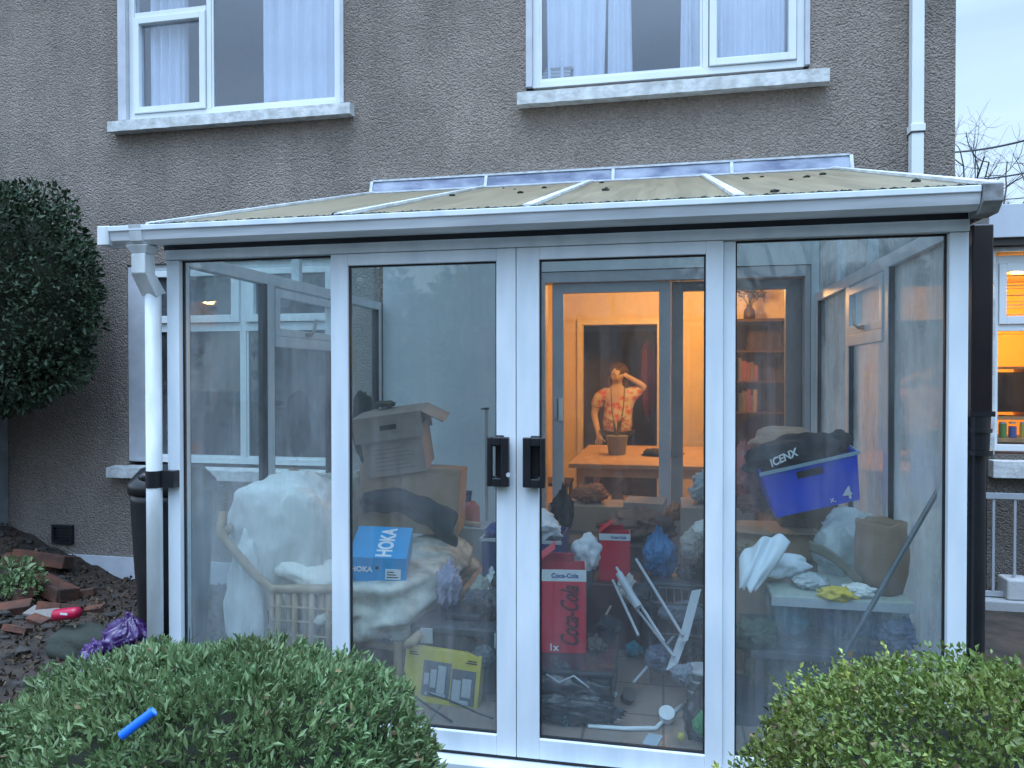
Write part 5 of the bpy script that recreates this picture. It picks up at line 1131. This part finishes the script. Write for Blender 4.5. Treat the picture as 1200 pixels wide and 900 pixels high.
for k, (x_, c_) in enumerate(((2.56, (.6, .6, .55)), (2.63, (.15, .3, .1)), (2.70, (.1, .15, .4)), (2.78, (.6, .5, .1)))):
    q = Vector((x_, NY + .32, 1.002)); tt = thing('jar', q, ('white', 'green', 'blue', 'yellow')[k] + ' jar on the neighbour kitchen worktop', 'jar'); MB().cyl(q, q + Vector((0, 0, .09 + .02 * (k % 2))), .028, n=14).build('jar', mat('jar%d' % k, c_, .4), tt); MB().cyl(q + Vector((0, 0, .111)), q + Vector((0, 0, .125)), .024, n=14).build('lid', M_lg, tt)
MB().box(2.48, 3.6, NY + .252, NY + .379, .97, 1.0).build('worktop', M_top, sh)
mb = MB()
for k in range(7): mb.box(fx0 + .02, fx1, NY + .14, NY + .165, 2.33 - k * .075 , 2.335 - k * .075 + .004)
for k in range(12): mb.box(fx0 + .02, fx1, NY + .12, NY + .17, 2.36 - k * .05, 2.362 - k * .05, )
tag(mb.build('blind', mat('pale_blind', (.8, .62, .3), .7)), 'slatted orange lit blind in the neighbour kitchen window', 'blind')
ll = bpy.data.lights.new('kitchen_light', 'POINT'); ll.energy = 80; ll.color = (1, .46, .12); ll.shadow_soft_size = .1
kl = thing('ceiling_lamp', (3.1, 7.3, 2.45), 'round ceiling lamp lighting the neighbour kitchen', 'lamp'); MB().cyl((3.1, 7.3, 2.449), (3.1, 7.3, 2.40), .12, .1, 20).build('shade', emis('shade_glow', (1, .6, .25), 8), kl)
lo = bpy.data.objects.new('kitchen_light', ll); COL.objects.link(lo); lo.parent = kl; lo.location = (0, 0, -.17)
# railings in front of neighbour's wall
rl = thing('railing', (2.9, 6.0, -.2), 'pale grey metal railing in front of the neighbour wall', 'railing')
M_rail = mat('galvanised_rail', (.34, .37, .40), .5)
MB().box(2.30, 4.2, 5.985, 6.015, .595, .635).build('top_rail', M_rail, rl); MB().box(2.30, 4.2, 5.985, 6.015, -.12, -.085).build('bottom_rail', M_rail, rl)
for k in range(13): MB().box(2.355 + k * .14, 2.372 + k * .14, 5.992, 6.008, -.084, .594).build('bar', M_rail, rl)
tag(MB().box(2.0, 4.2, 5.9, 6.15, -.25, -.13).build('kerb_wall', mat('pale_kerb', (.34, .35, .35), .9, bump=.3), bevel=.01), 'low pale kerb wall carrying the grey railing', 'wall')
tag(MB().box(2.43, 2.60, 5.93, 6.10, -.128, .02).build('stone_block', mat('pale_stone_block', (.45, .46, .46), .9, bump=.3), bevel=.012), 'pale square block standing behind the railing bars', 'block')

# ------------------------------------------------------------------ bare trees, cables
def branch(mb, p, d, r, ln, depth, rng, spread=.5, tw=.0):
    n = 4; pts = [p]; q = Vector(p); dd = Vector(d)
    for i in range(n):
        dd = (dd + Vector(rng.normal(0, .12, 3)) + Vector((0, 0, .04))).normalized(); q = q + dd * ln / n; pts.append(q)
    mb.tube(pts, [r * (1 - .45 * i / n) for i in range(n + 1)], 5 if depth > 1 else 4)
    if depth <= 0: return
    for k in range(3 if depth > 1 else 4):
        i = rng.integers(2, n + 1); nd = (dd + Vector(rng.normal(0, spread, 3))).normalized(); nd.z = nd.z * .7 + .12
        branch(mb, pts[i], nd.normalized(), r * .52, ln * rng.uniform(.55, .8), depth - 1, rng, spread)
def bare_tree(x, y, h, seed, label, depth=4, group=None, r=.13):
    rng = np.random.default_rng(seed); t = thing('bare_tree', (x, y, -.2), label, 'tree', group)
    mb = MB(); mb.tube([(x, y, -.2), (x + .05, y, h * .2), (x + .1, y, h * .4)], [r, r * .85, r * .7], 8); mb.build('trunk', M_bark, t)
    mb = MB()
    for k in range(5):
        a = k * 1.26 + rng.uniform(0, .6); z = h * rng.uniform(.28, .4); branch(mb, Vector((x + .1 * z / (h * .4), y, z)), Vector((math.cos(a) * .6, math.sin(a) * .6, 1)).normalized(), r * .5, h * .24, depth, rng)
    mb.build('crown', M_bark, t)
p = at(1142, 230, 26)
bare_tree(p.x, 26, 11.5, 5, 'leafless tree against the pale sky beyond the neighbour roof', 4)
for k, (a, b, r_) in enumerate((((1090, 180), (1260, 148), .02), ((1090, 211), (1260, 190), .016), ((1090, 229), (1260, 225), .01))):
    pa, pb_ = at(*a, 18), at(*b, 14)
    o = MB().tube([pa.lerp(pb_, i / 12) - Vector((0, 0, .12 * math.sin(i / 12 * 3.14))) for i in range(13)], r_, 6).build('overhead_cable', M_seal)
    tag(o, ('uppermost', 'middle', 'lowest and thinnest')[k] + ' dark cable crossing the sky beside the house', 'cable')
# garden behind the camera (what the glass mirrors): hedge, bare trees
def blob_points(c, r, n, rng, shell=.35, box=.0, zmin=None):
    d = rng.normal(0, 1, (n, 3)); d /= np.linalg.norm(d, axis=1)[:, None]
    if box:
        m_ = np.abs(d).max(1)[:, None]; d2 = d / m_ * .82; q = d * (1 - box) + d2 * box
    else: q = d
    k = 1 - shell * rng.random(n)[:, None] ** 1.6
    lumps = np.array([noise.noise(Vector(x) * 3.2) for x in d])[:, None] * .10 + np.array([noise.noise(Vector(x) * 8.0) for x in d])[:, None] * .05
    P = np.array(c) + q * np.array(r) * (k + lumps)
    if zmin is not None:
        s = P[:, 2] > zmin; return P[s], d[s]
    return P, d
rng = np.random.default_rng(77)
for k, (x, y, rx, rz) in enumerate(((-8, -9, 3.6, 2.7), (-2.0, -10, 3.8, 2.9), (4.5, -9.5, 3.7, 2.3), (10.5, -9, 3.6, 2.6))):
    t = thing('hedge', (x, y, -.2), 'dark hedge shrub across the garden, number %s from the left' % ('one', 'two', 'three', 'four')[k], 'hedge', 'hedge shrubs behind the camera')
    P, D = blob_points((x, y, rz * .6), (rx, 1.2, rz), 9000, rng, zmin=-.2); leaves('crown', P, D, .22, M_leaf3, t, .6, seed=k)
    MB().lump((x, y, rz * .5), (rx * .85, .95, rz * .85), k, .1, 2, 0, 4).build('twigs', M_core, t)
bare_tree(-3.5, -11, 8.5, 12, 'leafless garden tree behind the camera, left', 4, 'bare trees behind the camera', .18)
bare_tree(5.5, -10, 8, 13, 'leafless garden tree behind the camera, right', 4, 'bare trees behind the camera', .18)
bare_tree(2.0, -8, 6.5, 14, 'leafless garden tree behind the camera, nearest', 4, 'bare trees behind the camera', .12)

# ------------------------------------------------------------------ shrubs
rng = np.random.default_rng(5)
# dark evergreen against the wall, top left
t = thing('evergreen_shrub', (-5.6, 4.75, -.2), 'large dark evergreen shrub overhanging the wall at the upper left', 'shrub')
P1, D1 = blob_points((-5.62, 4.8, 2.10), (1.50, .55, 1.0), 30000, rng, .28, .22); leaves('crown', P1, D1 + np.array([0, -.2, .1]), .05, M_leaf3, t, .42, seed=3, spread=.8)
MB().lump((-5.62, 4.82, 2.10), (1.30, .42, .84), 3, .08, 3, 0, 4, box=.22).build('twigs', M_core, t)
MB().tube([(-5.75, 4.95, -.2), (-5.8, 4.95, .8), (-5.7, 4.9, 1.6)], [.07, .06, .05], 10).build('trunk', M_bark, t)
# hebe, front left
t = thing('hebe_shrub', (-.95, 1.85, -.2), 'rounded grey green hebe shrub at the lower left holding a blue tube', 'shrub')
C1, R1 = (-1.36, 1.98, .10), (.77, .60, .57)
P1, D1 = blob_points(C1, R1, 19000, rng, .22, .30, -.2)
# leaf rosettes: each point grows a whorl
rep = 4; P2 = np.repeat(P1, rep, 0) + rng.normal(0, .006, (len(P1) * rep, 3)); D2 = np.repeat(D1 * .8 + np.array([0, 0, .5]) + rng.normal(0, .25, D1.shape), rep, 0)
leaves('foliage', P2, D2, .030, M_leaf1, t, .30, seed=4, spread=.55)
k_ = rng.random(len(P1)) < .05; leaves('dry_leaves', P1[k_] + D1[k_] * .01, D1[k_], .03, mat('dry_leaf', (.22, .16, .08), .9, color2=(.12, .08, .04), rnd=.4), t, .35, seed=14)
k_ = rng.random(len(P1)) < .025; sh_ = MB()
for p_, d_ in zip(P1[k_], D1[k_]):
    p_, d_ = Vector(p_), Vector(d_); sh_.tube([p_ - d_ * .05, p_ + Vector((d_.x, d_.y, abs(d_.z) + .5)) * .03], [.0022, .0012], 4)
struct(sh_.build('shoots', M_bark, t), 'stuff')
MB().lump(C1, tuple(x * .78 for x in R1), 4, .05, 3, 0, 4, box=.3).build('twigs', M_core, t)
# box shrub, front right
t = thing('box_shrub', (.95, 1.9, -.2), 'clipped yellow green box shrub at the lower right', 'shrub')
C2, R2 = (1.15, 1.98, .12), (1.08, .66, .71)
P1, D1 = blob_points(C2, R2, 42000, rng, .2, .30, -.2)
P2 = np.repeat(P1, 3, 0) + rng.normal(0, .008, (len(P1) * 3, 3)); D2 = np.repeat(D1 * .7 + np.array([0, 0, .4]) + rng.normal(0, .3, D1.shape), 3, 0)
leaves('foliage', P2, D2, .0175, M_leaf2, t, .55, seed=6, spread=.7)
k_ = rng.random(len(P1)) < .07; leaves('dry_leaves', P1[k_] + D1[k_] * .012, D1[k_], .018, MATS['dry_leaf'], t, .6, seed=15)
k_ = rng.random(len(P1)) < .012; Ps = np.repeat(P1[k_], 9, 0); Ds = np.repeat(D1[k_], 9, 0); Ps = Ps + (Ds * .8 + np.array([0, 0, .6])) * rng.uniform(0, .055, (len(Ps), 1)); leaves('new_shoots', Ps, Ds, .017, mat('young_box_leaf', (.30, .34, .07), .45, rnd=.3), t, .5, seed=16)
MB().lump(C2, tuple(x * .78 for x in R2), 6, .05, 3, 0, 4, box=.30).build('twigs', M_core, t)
# blue tube lying on the hebe
p0, p1 = at(142, 862, 1.50), at(180, 833, 1.53)
t = thing('plastic_tube', tuple(p0), 'short bright blue plastic tube lying on the hebe', 'tube')
mb = MB(); mb.cyl(p0, p1, .011, n=18); mb.build('tube', mat('vivid_blue_plastic', (.01, .14, .72), .35), t, smooth=False); MB().cyl(p1, p1 + (p1 - p0).normalized() * .001, .008, n=14).build('bore', mat('tube_bore', (.1, .3, .6), .5), t)

# ------------------------------------------------------------------ rubble bed on the left
random.seed(17)
M_brick = mat('terracotta', (.15, .055, .033), .95, color2=(.06, .032, .024), vscale=14, bump=.5, bscale=50)
M_stone = mat('garden_stone', (.05, .043, .037), .9, color2=(.03, .027, .024), bump=.6); M_pale = mat('pale_rubble', (.22, .2, .18), .9, bump=.5)
brick0 = MB(); brick0.box(-.108, .108, -.05, .05, -.033, .033)
br_me = None
BR = [(35, 655, 5.0, 1.7), (50, 640, 5.05, 1.9), (25, 690, 4.6, 1.4), (60, 675, 4.8, 2.0), (95, 665, 4.9, .9), (12, 715, 4.4, 1.2), (70, 700, 4.5, 1.3), (20, 740, 4.1, .8), (110, 690, 4.6, .7), (45, 725, 4.3, .8)]
where = ['biggest terracotta slab leaning under the air vent', 'terracotta slab topmost of the rubble heap by the vent', 'broken terracotta brick at the left edge of the rubble', 'wide terracotta slab in the middle of the rubble', 'small terracotta brick below the right of the vent',
         'terracotta brick half buried at the far left of the bed', 'terracotta brick above the red bottle', 'small terracotta piece low at the left of the bed', 'small terracotta chunk near the white plinth', 'small brick fragment left of the red bottle']
for k, (px, py, Y, s) in enumerate(BR):
    q = at(px, py, Y); z = max(gz(q.x, q.y), q.z - .05 * s * .5) if q.z < .6 else q.z
    if br_me is None:
        o = brick0.build('brick', M_brick, bevel=.005); br_me = o.data
    else:
        o = bpy.data.objects.new('brick', br_me); COL.objects.link(o)
    o.location = (q.x, q.y, gz(q.x, q.y) + .03 * s); o.rotation_euler = (random.uniform(-.5, .35), random.uniform(-.3, .3), random.uniform(-.6, .6)); o.scale = (s, s * .9, s * .8)
    tag(o, where[k], 'brick', 'terracotta bricks in the rubble')
# stones and leaf litter: nobody could count these
mb = MB()
for k in range(520):
    x = random.uniform(-6.2, -2.75); y = random.uniform(2.6, 5.3); s = random.choice([.008, .012, .018, .018, .03, .042]) * random.uniform(.7, 1.3)
    mb.lump((x, y, gz(x, y) + s * .3), (s * random.uniform(.8, 1.6), s, s * .6), k, .35, 1.6, 0, 1)
o = mb.build('rubble', M_stone); struct(o, 'stuff')
n_ = 9000; X = rng.uniform(-6.5, -2.5, n_); Yy = rng.uniform(2.2, 5.35, n_); P = np.stack([X, Yy, [gz(a, b) + .006 for a, b in zip(X, Yy)]], 1)
o = leaves('leaf_litter', P, np.tile([0, 0, .35], (n_, 1)), .036, mat('dead_leaf', (.125, .078, .045), .9, color2=(.045, .03, .02), vscale=6, rnd=.6), None, .6, seed=9, spread=1); struct(o, 'stuff')
# big stone and pale slab, red bottle, purple bag
q = at(100, 742, 3.9); tag(MB().lump((q.x, q.y, gz(q.x, q.y) + .05), (.24, .15, .13), 5, .15, 1.5, .1, 4).build('boulder', mat('mossy_stone', (.035, .042, .032), .9, bump=.5), smooth=True), 'dark mossy boulder under the red bottle', 'boulder')
q = at(52, 693, 4.4); tag(MB().box(-.12, .12, -.06, .06, 0, .03, Matrix.Translation((q.x, q.y, gz(q.x, q.y) + .03)) @ Euler((.2, .1, .1)).to_matrix().to_4x4()).build('slab', M_pale, bevel=.008), 'pale slab fragment lying across the rubble', 'slab')
q = at(79, 720, 3.85); t = thing('bottle', tuple(q), 'bright red plastic bottle lying on the dark boulder', 'bottle')
mb = MB(); mb.tube([q + Vector((-.10, 0, -.01)), q + Vector((-.085, 0, -.008)), q + Vector((.05, 0, .015)), q + Vector((.08, 0, .02))], [.02, .036, .036, .03], 16); mb.build('body', mat('crimson_plastic', (.45, .01, .05), .35), t, smooth=True)
mb = MB(); mb.box(-.02, .03, -.0365, -.034, .01, .022, Matrix.Translation(q)); mb.build('label', M_wcard, t)
MB().tube([q + Vector((.02, .02, -.03)), q + Vector((.05, .02, -.12)), q + Vector((.10, .03, -.2))], .008, 6).build('stem', M_cane, t)
q = at(132, 760, 3.05); t = thing('bag', tuple(q), 'shiny purple plastic bag dumped beside the white downpipe', 'bag')
M_pur = mat('purple_film', (.06, .02, .12), .22, color2=(.03, .012, .07), vscale=8, bump=.4, bscale=12, bdist=.02)
mb = MB(); mb.lump(q + Vector((.04, .05, .03)), (.11, .09, .10), 201, .14, 1.8, .5, 5, neck=.7); mb.lump(q + Vector((-.07, -.02, -.06)), (.085, .07, .10), 203, .14, 1.8, .5, 5); mb.lump(q + Vector((.03, .05, -.15)), (.17, .12, .12), 207, .12, 1.8, .45, 5); mb.build('film', M_pur, t, smooth=True)
MB().lump(q + Vector((-.06, -.07, -.09)), (.06, .03, .06), 205, .2, 2, .3, 4).build('lining', mat('lilac_film', (.30, .28, .5), .35), t, smooth=True)
# weeds at far left of the bed
q = at(18, 665, 4.6); t = thing('weed', (q.x, q.y, gz(q.x, q.y)), 'small leafy weed among the bricks at the far left', 'weed')
P, D = blob_points((q.x, q.y, gz(q.x, q.y) + .12), (.22, .15, .16), 500, rng, .9); leaves('foliage', P, D, .05, M_leaf1, t, .5, seed=12)
mb = MB()
for k in range(8): mb.tube([(q.x, q.y, gz(q.x, q.y) - .02), (q.x + random.uniform(-.15, .15), q.y + random.uniform(-.1, .1), gz(q.x, q.y) + .2)], .004, 4)
mb.build('stem', M_bark, t)
# bare twigs by the purple bag
tw = [((205, 800), (190, 745), 2.75), ((215, 800), (222, 735), 2.75), ((70, 740), (68, 680), 3.95)]
for k, (a, b, Y) in enumerate(tw):
    pa, pb_ = at(*a, Y), at(*b, Y); mb = MB(); mb.tube([pa, pa.lerp(pb_, .5) + Vector((.01, 0, 0)), pb_], [.004, .003, .0015], 5)
    for j in range(3): 
        c = pa.lerp(pb_, .3 + .22 * j); mb.tube([c, c + Vector(((-1) ** j * .05, 0, .04))], .0015, 4)
    tag(mb.build('twig', M_bark), ('bare twig rising beside the white downpipe', 'bare twig against the left glass pane', 'bare brown stalk above the red bottle')[k], 'twig')

# tidy: helper property off, ids stay clean
for o in list(bpy.data.objects):
    if '_o' in o: del o['_o']
for m in bpy.data.materials: pass
